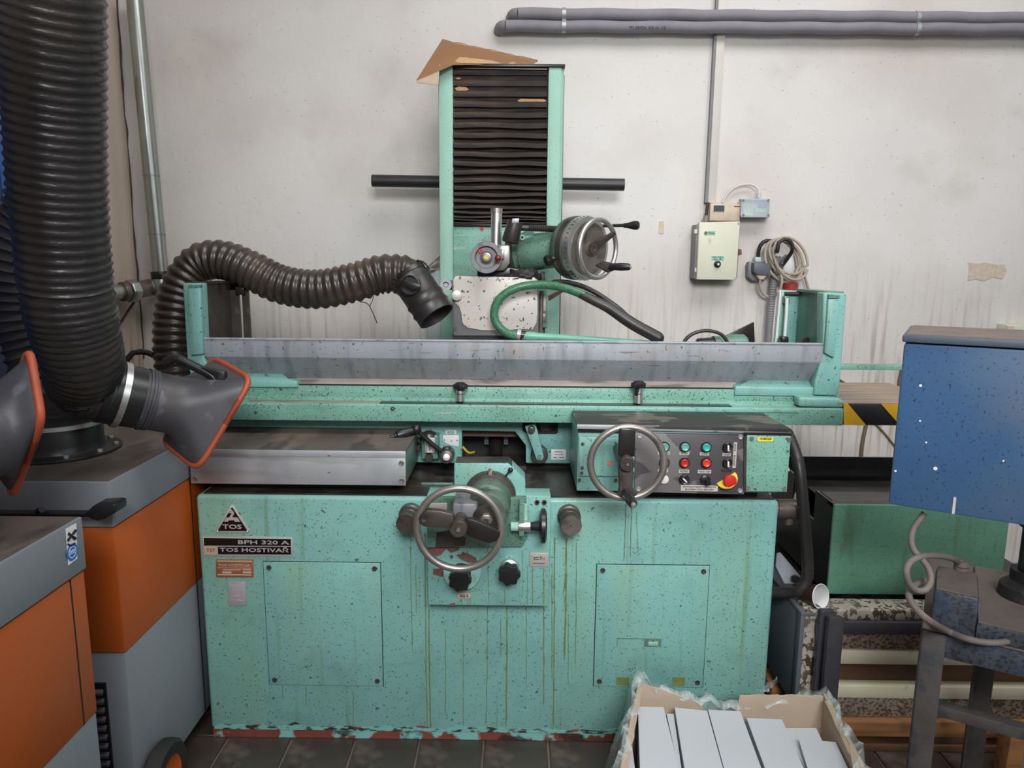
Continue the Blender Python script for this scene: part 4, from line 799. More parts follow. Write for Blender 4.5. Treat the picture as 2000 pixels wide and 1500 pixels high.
obj('handle_boss', MB().prism([P(1160, 518, 2.50), P(1178, 510, 2.49), P(1196, 514, 2.47), P(1198, 528, 2.47), P(1184, 533, 2.48)], (0.004, -0.016, 0)), M['iron'], hw, bevel=0.004)
ga = P(1190, 521, 2.46); gbb = ga+V((0.075, -0.03, 0.0))
obj('grip', MB().lathe(ga, gbb-ga, [(0, 0), (0.009, 0), (0.011, 0.006), (0.0135, 0.04), (0.012, 0.066), (0.009, 0.072), (0, 0.072)], 18), M['plastic'], hw)
obj('grip_tip', MB().cyl(ga+(gbb-ga).normalized()*0.070, ga+(gbb-ga).normalized()*0.076, 0.0055, n=14), M['alu'], hw)
# locking lever and clutch knob
obj('lock_lever', MB().tube([P(1150, 442, 2.66), P(1190, 441, 2.63), P(1228, 440, 2.60)], 0.006, 10), M['blackoil'], G)
la, lb = P(1218, 440.5, 2.605), P(1249, 440, 2.585); obj('lever_knob', MB().lathe(la, lb-la, [(0, 0), (0.008, 0), (0.009, 0.012), (0.0155, 0.036), (0.0155, 0.05), (0.010, 0.056), (0, 0.056)], 18), M['plastic'], G)
ca, cb2 = P(1066, 511, 2.50), P(1093, 500, 2.52)
ck = obj('clutch_knob', MB().lathe(ca, cb2-ca, [(0, 0), (0.017, 0), (0.021, 0.008), (0.016, 0.018), (0.011, 0.022), (0.011, 0.03), (0.013, 0.034), (0.011, 0.055), (0, 0.06)], 10), M['blackoil'], G)
# black cloth bundle below the housing
cm = MB(); cc = P(1020, 538, HY+0.04); vs = []; nn_, mm_ = 22, 10
for j in range(mm_+1):
    for k in range(nn_):
        th = pi*0.5*j/mm_; ph = 2*pi*k/nn_
        r = 1+0.10*sin(5*ph+3*j*0.4)+0.06*sin(9*ph-j)
        vs.append(cc+V((0.068*r*cos(ph)*cos(th)**0.6, 0.05*r*sin(ph)*cos(th)**0.6, 0.036*sin(th)*r-0.012)))
fs = []
for j in range(mm_):
    for k in range(nn_): fs.append((j*nn_+k, j*nn_+(k+1) % nn_, (j+1)*nn_+(k+1) % nn_, (j+1)*nn_+k))
fs.append(tuple(range(nn_-1, -1, -1))); cm.add(vs, fs)
tag(obj('oily_cloth', cm, M['rag']), 'black oily cloth bundled under the spindle housing', 'cloth')
obj('housing_leg', MB().pprism([(1052, 535), (1064, 530), (1066, 556), (1052, 556)], HY+0.05, 0.06), M['rubber'], G, bevel=0.004)
obj('warning_strip', MB().prism([P(1070, 578, HY+0.12), P(1104, 562, HY+0.10), P(1106, 567, HY+0.10), P(1072, 588, HY+0.12)], (0, 0.004, 0)), M['redpaint'], G)
# coolant hose and its nozzle tube
hp = spline([P(1012, 655, 2.50), P(1000, 654, 2.495), P(984, 647, 2.49), P(969, 630, 2.49), P(965, 612, 2.49), P(970, 592, 2.49), P(985, 575, 2.49), P(1008, 563, 2.49), P(1040, 556.5, 2.49), P(1075, 557, 2.48), P(1108, 564, 2.46), P(1142, 577, 2.44)], 0.012)
ch = obj('coolant_hose', MB().tube(hp, 8.2*MP(hp[0]), 16), M['hosegreen'], G)
sp_ = spline([P(1134, 574, 2.445), P(1160, 587, 2.43), P(1190, 602, 2.42), P(1235, 632, 2.40), P(1286, 660, 2.39)], 0.012)
obj('hose_sleeve', MB().tube(sp_, [8.4*MP(hp[0])*(1+0.35*min(1, k/len(sp_)*1.6)) for k in range(len(sp_))], 18), M['rubber'], ch)
obj('hose_end', MB().ball(sp_[-1], 10.8*MP(hp[0])), M['rubber'], ch)
obj('black_hose', MB().tube(spline([P(1062, 560, 2.52), P(1085, 551, 2.52), P(1120, 554, 2.50), P(1160, 570, 2.47), P(1205, 600, 2.44), P(1225, 618, 2.43)], 0.015), 5*MP(hp[0]), 12), M['cableblk'], G)
q0, q1 = P(1003, 651, 2.50), P(1023, 655, 2.50); dq = (q1-q0).normalized()
obj('hose_clip', MB().ring(q0+dq*0.012, dq, 0.0185, 0.014, 0.013, 24), M['alu'], ch); obj('coupling', MB().cyl(q0+dq*0.024, q0+dq*0.045, 0.016, n=20), M['blackoil'], ch)
nz0, nz1 = P(1021, 655.5, 2.50), P(1340, 672.5, 2.42)
nzl = obj('nozzle_tube', MB().lathe(nz0, nz1-nz0, [(0, 0), (0.015, 0), (0.0155, 0.04), (0.013, 0.05), (0.0125, 0.12), (0.009, 0.3), (0.0045, (nz1-nz0).length), (0, (nz1-nz0).length)], 18), M['tealrod'], G)
# small motor and plate behind the trough on the right
pm_ = obj('pump_plate', MB().pprism([(1385, 672), (1420, 655), (1473, 629), (1475, 674)], 2.60, 0.012), M['blackoil'], G, bevel=0.002)
mo = obj('pump_motor', MB().lathe(P(1392, 675, 2.52), V((1, 0.1, 0)), [(0, 0), (0.034, 0), (0.034, 0.05), (0.040, 0.06), (0.040, 0.11), (0.032, 0.12), (0, 0.12)], 28), M['motor'], G)
obj('motor_cap', MB().cyl(P(1360, 674, 2.52), P(1394, 675, 2.52), 0.024, 0.03, n=24), M['blackoil'], mo, bevel=0.004)
obj('motor_lead', MB().tube(spline([P(1332, 676, 2.46), P(1342, 660, 2.46), P(1360, 649, 2.46), P(1385, 646, 2.46), P(1410, 654, 2.46), P(1424, 674, 2.46)], 0.012), 0.0062, 10), M['rubber'], G)
# ---------------- cross feed: apron, dial, handwheels
AY = 1.935
ax0, ax1 = P(835, 1080, AY).x, P(1074, 1080, AY).x
zt, zb = P(950, 968, AY).z, P(950, 1183, AY).z
apr = obj('apron', MB().box(ax0, ax1, AY, BY+0.01, zb, zt), M['green'], G, bevel=0.003)
runs('oil_runs', [(902, 1150, 1182, 1.6, 0), (953, 1060, 1180, 1.6, 2), (918, 1150, 1182, 1.4, 1), (986, 1150, 1180, 1.8, 0), (1040, 1100, 1182, 1.6, 0), (1062, 1110, 1182, 2.4, 0), (1020, 1075, 1170, 1.4, 0), (1030, 1105, 1182, 1.2, 0)], AY, apr)['kind'] = 'stuff'
for pts in ([(835, 1060), (842, 1052), (850, 1035), (862, 1030), (892, 1032), (905, 1048), (896, 1075), (880, 1080), (872, 1072), (860, 1085), (846, 1088), (835, 1078)], [(846, 1112), (870, 1108), (874, 1122), (862, 1126), (846, 1122)], [(876, 1181), (888, 1177), (890, 1183), (874, 1183)]):
    obj('bare_primer', MB().pprism(pts, AY-0.0008, 0.002), M['redpaint'], apr)
obj('apron_ledge', MB().pprism([(835, 972), (1028, 972), (1030, 1050), (1020, 1068), (835, 1070)], AY-0.016, 0.02), M['green_dark'], apr, bevel=0.002)
obj('bare_primer', MB().pprism([(853, 1040), (880, 1035), (900, 1042), (910, 1052), (908, 1066), (880, 1069), (850, 1069)], AY-0.0168, 0.002), M['iron'], apr)
obj('bracket_plate', MB().pprism([(838, 983), (873, 983), (873, 1000), (838, 1000)], AY-0.02, 0.02), M['plate'], apr, bevel=0.001)
obj('gear_cover', MB().pprism([(885, 990), (930, 988), (936, 1018), (885, 1020)], AY-0.05, 0.05), M['guardgrey'], apr, bevel=0.005)
obj('shaft_bearing', MB().pprism([(884, 984), (932, 984), (934, 1022), (884, 1022)], 1.80, 0.12), M['guardgrey'], apr, bevel=0.006)
obj('side_bracket', MB().pbox(1014, 983, 1024, 1048, AY-0.06, 0.07), M['green_dark'], apr, bevel=0.002); obj('side_post', MB().cyl(P(1025, 985, AY-0.03), P(1025, 1016, AY-0.03), 0.010, n=16), M['green_pale'], apr)
for x in (1049, 1063):
    obj('socket_screw', MB().lathe(P(x, 981, AY), (0, -1, 0), [(0.0075, -0.002), (0.007, 0.004), (0.0035, 0.004), (0.003, 0.0), (0, 0)], 16), M['iron'], apr)
sp = obj('sign_plate', MB().pbox(1034, 1080, 1071, 1107, AY-0.003, 0.004), M['plate'], apr, bevel=0.0012)
pm = MB()
for a in ((1043, 1088, 1053, 1089), (1043, 1092, 1053, 1093), (1043, 1088, 1043.8, 1093), (1055, 1086, 1056, 1093), (1058, 1086, 1059, 1093), (1041, 1100, 1064, 1101), (1062, 1089, 1063, 1094), (1037, 1086, 1039, 1087)): pm.pbox(*a, AY-0.0036, 0.001)
obj('sign_print', pm, M['ink'], sp)
sp = obj('sign_plate', MB().pbox(893.5, 1158.5, 919, 1169, AY-0.003, 0.004), mat('pinkish_plate', 'b29a94', 0.45), apr, bevel=0.0008); lettering('SQ 5', P(906.5, 1163.8, AY-0.0032), 0.008, M['ink'], sp, bold=0.015, width=0.024)
# block and dial behind the wheel
by = 1.965
zb_ = BZ+0.002
blk = obj('feed_block', MB().pprism([(887, 905), (993, 905), (1026, 937), (1027, 976), (887, 976)], by, 0.075), M['green'], G, bevel=0.003)
obj('block_top', MB().pprism([(889, 904), (993, 904), (1024, 935), (1024, 938), (992, 906), (889, 906)], by+0.004, 0.068), M['oily'], blk)
dc = P(957, 968, by); mm = MP(dc)
dd = obj('feed_dial', MB().lathe(dc, (0, -1, 0), [(0, 0), (51*mm, 0), (51*mm, 0.03), (49*mm, 0.034), (42*mm, 0.036), (40*mm, 0.05), (0, 0.05)], 48), M['iron'], G)
obj('gear_housing', MB().lathe(dc+V((0, -0.036, 0)), (-0.02, -1, 0), [(43*mm, 0), (41*mm, 0.012), (39*mm, 0.09), (33*mm, 0.105), (0, 0.105)], 40), M['green_oil'], dd)
obj('dial_index', MB().pbox(954, 917, 961, 929, by-0.037, 0.012), M['rusty'], dd, bevel=0.001)
nutc = P(950, 1012, 1.80)
obj('nut_washer', MB().cyl(nutc+V((0, 0.03, 0)), nutc+V((0, -0.004, 0)), 27*MP(nutc), n=28), M['iron'], dd, bevel=0.003)
obj('hex_nut', MB().cyl(nutc+V((0, 0, 0)), nutc+V((0, -0.018, 0)), 13*MP(nutc), n=6), M['steel'], dd, bevel=0.002); obj('nut_end', MB().cyl(nutc+V((0, -0.01, 0)), nutc+V((0, -0.024, 0)), 5*MP(nutc), n=14), M['iron'], dd)
bl2 = P(997, 918, by-0.02); obj('ball_lever', MB().tube([P(986, 932, by), bl2], 0.003, 8), M['iron'], blk); obj('ball', MB().ball(bl2, 0.0075), M['plastic'], blk)
def handwheel(name, cpx, cpy, Y, rpx, arms, label=None):
    c = P(cpx, cpy, Y); R = rpx*MP(c); axw = V((0, -1, 0))
    o = obj(name, MB().torus(c, axw, R-0.008, 0.0095, 72, 14), M['steel'], G)
    return o, c, R
hw2, c, R = handwheel('table_handwheel', 897, 1033, 1.74, 88.5, None)
hub = P(897, 1027, 1.74); mm = MP(hub)
obj('hub', MB().lathe(hub+V((0, 0.03, 0)), (0, -1, 0), [(0, 0), (17*mm, 0), (17*mm, 0.052), (15*mm, 0.056), (6*mm, 0.056), (5*mm, 0.060), (0, 0.060)], 32), M['iron'], hw2)
obj('hub_screw', MB().lathe(hub+V((0, -0.029, 0)), (0, -1, 0), [(0.006, 0), (0.005, 0.004), (0, 0.004)], 12), M['steel'], hw2)
obj('shaft', MB().cyl(hub, hub+V((0, 0.19, 0)), 0.016, n=20), M['iron'], hw2)
Ya = 1.728
obj('arm', MB().pprism([(886, 1004), (860, 998), (834, 996), (822, 1003), (816, 1012), (819, 1024), (828, 1030), (850, 1031), (886, 1034)], Ya, 0.022), M['iron'], hw2, bevel=0.005)
obj('arm_hole', MB().cyl(P(828, 1016, Ya-0.0006), P(828, 1016, Ya+0.002), 0.0055, n=16), M['black'], hw2)
obj('arm', MB().pprism([(908, 1012), (925, 1015), (972, 1034), (978, 1040), (976, 1050), (966, 1060), (955, 1062), (935, 1056), (910, 1046)], Ya, 0.022), M['blackoil'], hw2, bevel=0.005)
# micro feed knob on the right
k0, k1 = P(998, 1028, AY-0.05), P(1062, 1028, AY-0.05)
mk = obj('fine_feed_knob', MB().cyl(k0, P(1012, 1028, AY-0.05), 0.013, n=20), M['green_pale'], G)
obj('scale_sleeve', MB().cyl(P(1012, 1027.5, AY-0.05), P(1036, 1027.5, AY-0.05), 0.0150, n=28), M['chrome'], mk, bevel=0.001); obj('knob_neck', MB().cyl(P(1036, 1027.5, AY-0.05), P(1054, 1027.5, AY-0.05), 0.011, 0.016, n=20), M['plastic'], mk)
kd = P(1053, 1027, AY-0.05); obj('knob_disc', MB().lathe(kd, (1, 0, 0), [(0, 0), (0.030, 0.0), (0.048, 0.006), (0.048, 0.016), (0.040, 0.020), (0, 0.020)], 32), M['plastic'], mk)
# star knobs
def starknob(px, py, rp, flange):
    c = P(px, py, AY); mm = MP(c)
    o = obj('feed_knob', MB().lathe(c, (0, -1, 0), [(0, 0), (rp*0.95*mm, 0), (rp*0.95*mm, 0.018), (rp*0.7*mm, 0.022), (rp*0.7*mm, 0.034), (0, 0.034)], 28), M['chrome'] if not flange else M['blackoil'], G)
    pr = []
    for k in range(48):
        a = 2*pi*k/48; r = rp*mm*(1.0+0.09*cos(a*7)); pr.append(c+V((r*cos(a), -0.034, r*sin(a))))
    obj('star_grip', MB().prism(pr, (0, -0.026, 0)), M['plastic'], o, bevel=0.002)
    return o
fd = obj('knob_flange', MB().cyl(P(903, 1115, AY+0.001), P(903, 1115, AY-0.006), 37*MP(P(903, 1115, AY)), n=48), M['green'], G, bevel=0.0015)
for x, y in ((876, 1130), (933, 1129), (905, 1081), (882, 1087)): obj('screw', MB().cyl(P(x, y, AY-0.009), P(x, y, AY-0.004), 0.0045, n=10), M['black'], fd)
obj('bare_primer', MB().pprism([(892, 1084), (912, 1080), (930, 1090), (932, 1098), (916, 1098), (900, 1092)], AY-0.0068, 0.001), M['redpaint'], fd)
starknob(901, 1118, 20.5, True); starknob(995, 1107, 20, False)
for px, py, fx, fy in ((803, 1003, 797, 1030), (1111, 1006, 1115, 1026)):
    a = P(px, py, BY); mm = MP(a); tip = V((a.x, 0, a.z))
    o = obj('stop_knob', MB().lathe(a, (0, -1, 0), [(0, -0.002), (22.5*mm, -0.002), (22.5*mm, 0.018), (19*mm, 0.020), (19*mm, 0.026), (18*mm, 0.04), (14*mm, 0.044), (14*mm, 0.054), (20*mm, 0.056), (20*mm, 0.086), (19*mm, 0.088), (0, 0.088)], 36), M['iron'], G)
    obj('knob_face', MB().cyl((a.x, BY-0.0885, a.z), (a.x, BY-0.0868, a.z), 19*mm, n=36), M['disc'] if px > 1000 else M['iron'], o)
    obj('center_hole', MB().cyl((a.x, BY-0.0892, a.z), (a.x, BY-0.088, a.z), 0.0022, n=10), M['black'], o)
# ---------------- control console
KY = 1.97
a = P(1127, 840, KY); b = P(1545, 964, KY)
kx0, kx1 = P(1128, 900, KY).x, P(1543, 850, KY).x
kt = P(1127, 832, KY).z; kb = P(1330, 962, KY).z
con = obj('control_console', MB().box(kx0, kx1-0.02, KY+0.004, 2.235, kb, kt-0.004), M['green'], G, bevel=0.003)
tb = [PZ(x, y, kt) for x, y in ((1127, 832), (1545, 839), (1490, 808), (1117, 803))]
obj('console_top', MB().prism([V((p.x, p.y, kt-0.004)) for p in tb], (0, 0, 0.006)), M['wetoil'], con)
obj('trim_bar', MB().pprism([(1127, 830), (1541, 838), (1541, 848), (1127, 838)], KY-0.006, 0.014), M['alu'], con, bevel=0.0015)
obj('trim_bar', MB().pprism([(1129, 839.5), (1240, 841.5), (1240, 846), (1129, 844)], KY-0.003, 0.01), M['blackoil'], con)
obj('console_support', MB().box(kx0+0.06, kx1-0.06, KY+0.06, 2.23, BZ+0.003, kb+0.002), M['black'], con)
lp = obj('side_panel', MB().pprism([(1131, 853), (1242, 857), (1242, 931), (1131, 930)], KY-0.006, 0.012), M['green'], con, bevel=0.002)
for x, y in ((1138, 867), (1137, 914), (1136, 924), (1132, 937), (1236, 868), (1239, 878), (1238, 925), (1203, 938)): obj('screw', MB().cyl(P(x, y, KY-0.009), P(x, y, KY), 0.0048, n=12), M['black'], lp)
obj('red_dot', MB().cyl(P(1191, 904.5, KY-0.008), P(1191, 904.5, KY-0.005), 0.0068, n=18), M['red'], lp)
pp = obj('button_panel', MB().pprism([(1240, 846), (1454, 850), (1453, 966), (1239, 961)], KY-0.008, 0.016), M['panel'], con, bevel=0.0012)
f = KY-0.008
for x, y in ((1249, 851), (1446, 853), (1247, 955), (1445, 958)): obj('screw', MB().lathe(P(x, y, f), (0, -1, 0), [(0.007, -0.001), (0.006, 0.003), (0.002, 0.002), (0, 0.002)], 14), M['alu'], pp)
mm = MP(P(1340, 900, f))
def button(x, y, m):
    c = P(x, y, f); bz = obj('button', MB().ring(c, (0, -1, 0), 10*mm, 7.6*mm, 0.008, 28), M['blackoil'], pp)
    obj('button_cap', MB().lathe(c, (0, -1, 0), [(7.8*mm, 0), (7.8*mm, 0.010), (6.6*mm, 0.012), (5*mm, 0.0105), (0, 0.010)], 28), M[m], bz)
for x, m in ((1297, 'tealdull'), (1337, 'tealdull'), (1378.5, 'teal')): button(x, 872.5 if x > 1340 else 872, m)
for x, m in ((1297, 'redpaint'), (1336, 'red'), (1378.5, 'redlit')): button(x, 903, m)
def selector(x, y, ang, m, r=10):
    c = P(x, y, f); o = obj('selector', MB().lathe(c, (0, -1, 0), [(r*mm, -0.001), (r*mm, 0.005), (r*0.82*mm, 0.008), (r*0.55*mm, 0.006), (0, 0.006)], 28), M['plastic'], pp)
    u = V((sin(ang), 0, cos(ang))); w = V((cos(ang), 0, -sin(ang)))
    obj('selector_bar', MB().obox(c+V((0, -0.005, 0))-u*r*0.5*mm-w*1.4*mm, u*r*mm, w*2.8*mm, V((0, -0.010, 0))), M[m], o, bevel=0.0008)
selector(1420, 873, 0, 'white'); selector(1420, 904, 0, 'white'); selector(1336, 936, -0.8, 'white')
c = P(1377, 937, f); o = obj('selector', MB().lathe(c, (0, -1, 0), [(10*mm, 0), (10*mm, 0.004), (8*mm, 0.006), (0, 0.006)], 28), M['plastic'], pp); c2 = c+V((0.002, 0, -0.002)); obj('joystick', MB().cyl(c2, c2+V((0.004, -0.022, -0.003)), 0.006, n=16), M['plastic'], o, bevel=0.001)
obj('blank_plug', MB().cyl(P(1297, 936, f-0.002), P(1297, 936, f+0.001), 9*mm, n=28), M['label'], pp, bevel=0.0006)
ed = obj('emergency_disc', MB().cyl(P(1419, 935, f-0.003), P(1420, 937, f+0.001), 21*mm, n=40), M['yellow'], pp, bevel=0.001)
obj('emergency_stop', MB().lathe(P(1422, 936, f), (0, -1, 0), [(7*mm, 0), (8*mm, 0.010), (12.4*mm, 0.014), (13*mm, 0.020), (11*mm, 0.025), (6*mm, 0.0265), (0, 0.027)], 36), M['red'], ed)
lettering('STOP', P(1419, 919.5, f-0.0032), 0.0075, M['ink'], ed, width=0.030)
for (x0, y0, x1, y1, t) in ((1285, 882, 1308, 888, 'HYDRAULIKA'), (1327, 882.5, 1346, 888.5, 'VRETENO'), (1367, 883.5, 1385, 889.5, 'MAGNET'), (1411, 885.5, 1427, 890.5, 'CHLADENI'), (1285, 916, 1305, 922, 'VYPNUTO'), (1326, 917.5, 1346, 923.5, 'VRETENO'), (1363, 918, 1389, 924.5, 'POSUV - DEM')):
    l_ = obj('label_strip', MB().pbox(x0, y0, x1, y1, f-0.001, 0.002), M['label'], pp); lettering(t, P((x0+x1)/2, (y0+y1)/2, f-0.0011), 0.0052, M['ink'], l_, width=(x1-x0-4)*mm)
l_ = obj('label_strip', MB().pbox(1432, 864, 1438.5, 914, f-0.001, 0.002), M['label'], pp); lettering('OSVETLENI      RUCNI', P(1435, 889, f-0.0011), 0.005, M['ink'], l_, width=44*mm, right=V((0, 0, 1)), up=V((-1, 0, 0)))
l_ = obj('label_strip', MB().pprism([(1330, 947), (1402, 949), (1402, 960), (1330, 958.5)], f-0.001, 0.002), M['label'], pp)
lettering('KONTROLUJ MAGNET PRED KAZDYM', P(1366, 951, f-0.0011), 0.0048, M['ink'], l_, width=64*mm); lettering('SPUSTENIM STOLU BROUSKY', P(1366, 956.2, f-0.0011), 0.0048, M['ink'], l_, width=56*mm)
rbx = obj('junction_cover', MB().pprism([(1459, 850), (1545, 852), (1537, 961), (1457, 960)], KY-0.020, 0.05), M['green_speck'], con, bevel=0.002)
obj('cover_gasket', MB().pprism([(1456, 846), (1546, 847), (1546, 851), (1456, 850)], KY-0.018, 0.05), M['blackoil'], rbx)
obj('cover_side', MB().pprism([(1453, 853), (1459, 850), (1457, 960), (1453, 958)], KY-0.014, 0.03), M['iron'], rbx)
for x, y in ((1468, 857), (1541, 859), (1461, 953), (1532, 955)): obj('screw', MB().cyl(P(x, y, KY-0.0225), P(x, y, KY-0.018), 0.006, n=12), M['iron'], rbx)
st = obj('sticker', MB().pbox(1480, 854, 1510, 862, KY-0.0212, 0.002), M['sticker_y'], rbx); lettering('141803228', P(1495, 857, KY-0.0213), 0.006, M['ink'], st, bold=0.02, width=0.032)
obj('latch', MB().pbox(1538, 915, 1542, 920, KY+0.01, 0.012), M['label'], rbx)
# handwheel in front of the console
hw3, c, R = handwheel('cross_handwheel', 1225, 904, 1.83, 77.5, None)
Ya = 1.815; hub = P(1222, 900, 1.83); mm = MP(hub)
obj('hub', MB().lathe(hub+V((0, 0.03, 0)), (0, -1, 0), [(0, 0), (15*mm, 0), (15*mm, 0.06), (13*mm, 0.064), (0, 0.064)], 28), M['iron'], hw3)
for r0 in (10.5, 6): obj('hub_groove', MB().ring(hub+V((0, -0.0335, 0)), (0, -1, 0), r0*mm, (r0-1.2)*mm, 0.0012, 28), M['black'], hw3)
obj('hub_screw', MB().cyl(hub+V((0, -0.033, 0)), hub+V((0, -0.037, 0)), 0.0035, n=12), M['steel'], hw3)
obj('shaft', MB().cyl(hub, hub+V((0, 0.145, 0)), 0.015, n=20), M['iron'], hw3)
obj('arm', MB().pprism([(1211, 836), (1242, 838), (1240, 893), (1207, 890)], Ya, 0.022), M['blackoil'], hw3, bevel=0.004)
obj('arm', MB().pprism([(1208, 908), (1238, 908), (1236, 955), (1246, 966), (1236, 973), (1220, 976), (1206, 968), (1210, 955)], Ya, 0.022), M['iron'], hw3, bevel=0.004)
ga = P(1222, 962, Ya); gbb = ga+V((0.008, -0.085, -0.006))
obj('grip', MB().lathe(ga, gbb-ga, [(0, 0), (0.011, 0), (0.012, 0.01), (0.0142, 0.045), (0.012, 0.075), (0.009, 0.082), (0, 0.082)], 20), M['plastic'], hw3)
e = (gbb-ga).normalized(); obj('grip_tip', MB().lathe(ga+e*0.082, e, [(0.0075, 0), (0.0065, 0.006), (0, 0.008)], 18), M['chrome'], hw3)
# ---------------- hydraulic fitting and hose on the right flank
hc0, hc1 = P(1522, 994, 2.09), P(1563, 994, 2.09)
hf = obj('hydraulic_fitting', MB().lathe(V((BX1-0.01, 2.09, hc0.z)), (1, 0, 0), [(0, 0), (0.030, 0), (0.030, 0.02), (0.027, 0.022), (0.027, 0.034), (0.030, 0.036), (0.030, hc1.x-BX1+0.008), (0, hc1.x-BX1+0.01)], 28), M['rustpipe'], G)
obj('elbow_nut', MB().cyl(P(1540, 1005, 2.09), P(1540, 1024, 2.09), 0.014, n=8), M['rustpipe'], hf, bevel=0.003)
hz = spline([P(1538, 845, 2.16), P(1552, 880, 2.10), P(1561, 915, 2.06), P(1569, 990, 2.04), P(1577, 1090, 2.04), P(1576, 1130, 2.04), P(1563, 1152, 2.04), P(1545, 1157, 2.06), P(1500, 1158, 2.10)], 0.008)
obj('hydraulic_hose', MB().tube(hz, [0.0165+0.0009*(k % 2) for k in range(len(hz))], 16), M['rubber'], G)
obj('small_pipe', MB().tube([P(1556, 962, 2.20), P(1552, 975, 2.2), P(1548, 1000, 2.2)], 0.005, 8), M['sticker_y'] if False else M['label'], G)
# ================================================================== extraction duct over the machine
dp = [P(348, 760, 2.42), P(340, 690, 2.44), P(341, 620, 2.46), P(356, 558, 2.48), P(390, 515, 2.50), P(435, 508, 2.50), P(490, 528, 2.49), P(550, 556, 2.48), P(620, 565, 2.47), P(690, 552, 2.47), P(745, 536, 2.48), P(790, 537, 2.49), P(808, 548, 2.49)]
pts = spline(dp, 0.0046); mm = MP(pts[len(pts)//2])
D = thing('extraction_duct', dp[4], 'dark brown ribbed extraction duct snaking over the left end guard', 'duct')
obj('corrugated_hose', MB().tube(pts, [mm*(36.0+(2.6 if k % 6 in (0, 1) else (0.9 if k % 6 in (2, 5) else -1.4))) for k in range(len(pts))], 32), M['duct'], D, sharp=80)
n0, n1 = P(800, 541, 2.49), P(853, 618, 2.44); ax = n1-n0; Ln = ax.length
nz = obj('nozzle', MB().lathe(n0, ax, [(0.060, -0.01), (0.070, 0.0), (0.072, 0.02), (0.066, 0.035), (0.066, 0.09), (0.070, 0.10), (0.066, 0.11), (0.066, 0.125), (0.070, 0.135), (0.066, 0.145), (0.067, Ln), (0.062, Ln), (0.060, 0.05), (0, 0.05)], 40), M['rubber'], D)
obj('rough_lining', MB().lathe(n0, ax, [(0.0615, Ln-0.002), (0.052, Ln-0.03), (0.048, 0.06), (0, 0.055)], 40), M['rag'], nz)
dc_ = P(801, 557, 2.405); dmp = obj('damper', MB().lathe(dc_, (-0.15, -1, 0.25), [(0.036, -0.03), (0.034, 0.004), (0.030, 0.006), (0.029, -0.004), (0, -0.004)], 36), M['rubber'], D)
obj('damper_handle', MB().prism([P(763, 543, 2.39), P(770, 544, 2.39), P(790, 549, 2.38), P(822, 556, 2.38), P(823, 563, 2.38), P(806, 566, 2.38), P(788, 556, 2.39)], (0, -0.012, 0)), M['plastic'], dmp, bevel=0.003)
obj('hose_band', MB().ring(n0-ax.normalized()*0.005, ax, 0.0745, 0.068, 0.016, 40), M['blackoil'], D)
obj('band_screw', MB().tube([P(815, 510, 2.47), P(826, 513, 2.46), P(833, 522, 2.46)], 0.006, 8), M['plastic'], D)
w = MB(); w.tube(spline([P(702, 589, 2.5), P(716, 592, 2.5), P(722, 598, 2.5), P(730, 615, 2.5), P(737, 632, 2.5)], 0.01), 0.0016, 6); w.tube([P(722, 598, 2.5), P(727, 588, 2.5), P(730, 578, 2.5)], 0.0013, 6)
obj('dangling_wire', w, M['black'], D)
# plastic sheet and pale board behind the column
o = thing('plastic_sheet', P(845, 515, 3.2), 'crumpled translucent plastic sheet behind the left side of the column', 'plastic sheet')
sh = MB(); g = []
for j in range(9):
    for i in range(9):
        u, v = i/8, j/8; px = 832+34*u; yt = 526-40*u; p = P(px, yt+(528-yt)*v, 3.22+0.025*sin(7*u+3*v)+0.015*sin(13*v-4*u)); g.append(p)
sh.add(g+[p+V((0, 0.0015, 0)) for p in g], [f for j in range(8) for i in range(8) for f in ((j*9+i, j*9+i+1, j*9+i+10, j*9+i+9), (81+j*9+i, 81+j*9+i+9, 81+j*9+i+10, 81+j*9+i+1))])
obj('sheet', sh, M['sheet'], o)
tag(obj('pale_panel', MB().pprism([(836, 527), (866, 528), (866, 1140), (836, 1140)], 3.23, 0.02), M['paleblue'], bevel=0.002), 'pale grey panel edge behind the left side of the column', 'panel')
# ================================================================== cardboard on the column
o = thing('cardboard_sheet', P(960, 126, 2.95), 'torn folded brown cardboard sheet lying on top of the machine column', 'cardboard')
A, B, C_, D_ = P(813, 158, 2.80), P(864, 78, 3.10), P(1050, 118, 3.12), P(1040, 127, 2.95)
E_ = P(885, 127, 2.83)
top = MB()
n = 18; edge = [B+(C_-B)*(k/n)+V((0, 0, 0.0015*sin(k*2.1)+random.uniform(-.0015, .0015))) for k in range(n+1)]
top.prism([A]+edge+[D_, P(960, 126, 2.86), E_], (0, 0.004, 0.004)); obj('sheet', top, M['card'], o)
obj('torn_edge', MB().tube([p+V((0, -0.002, -0.004)) for p in edge], [0.0028+0.0006*abs(sin(k*1.7)) for k in range(len(edge))], 6), M['cardedge'], o)
fl_ = MB().prism([A, A+V((0.002, 0, -0.006)), P(856, 166, 2.80), P(858, 138, 2.82)], (0, 0.004, 0)); obj('flap', fl_, M['cardpale'], o)
obj('flap', MB().prism([P(882, 126, 2.85), P(898, 112, 2.90), P(960, 119, 2.90), P(985, 127, 2.87)], (0, 0.004, 0.003)), M['cardedge'], o)
obj('flap', MB().prism([P(985, 127, 2.86), P(1002, 121, 2.88), P(1012, 127, 2.86)], (0, 0.004, 0.002)), M['cardedge'], o)
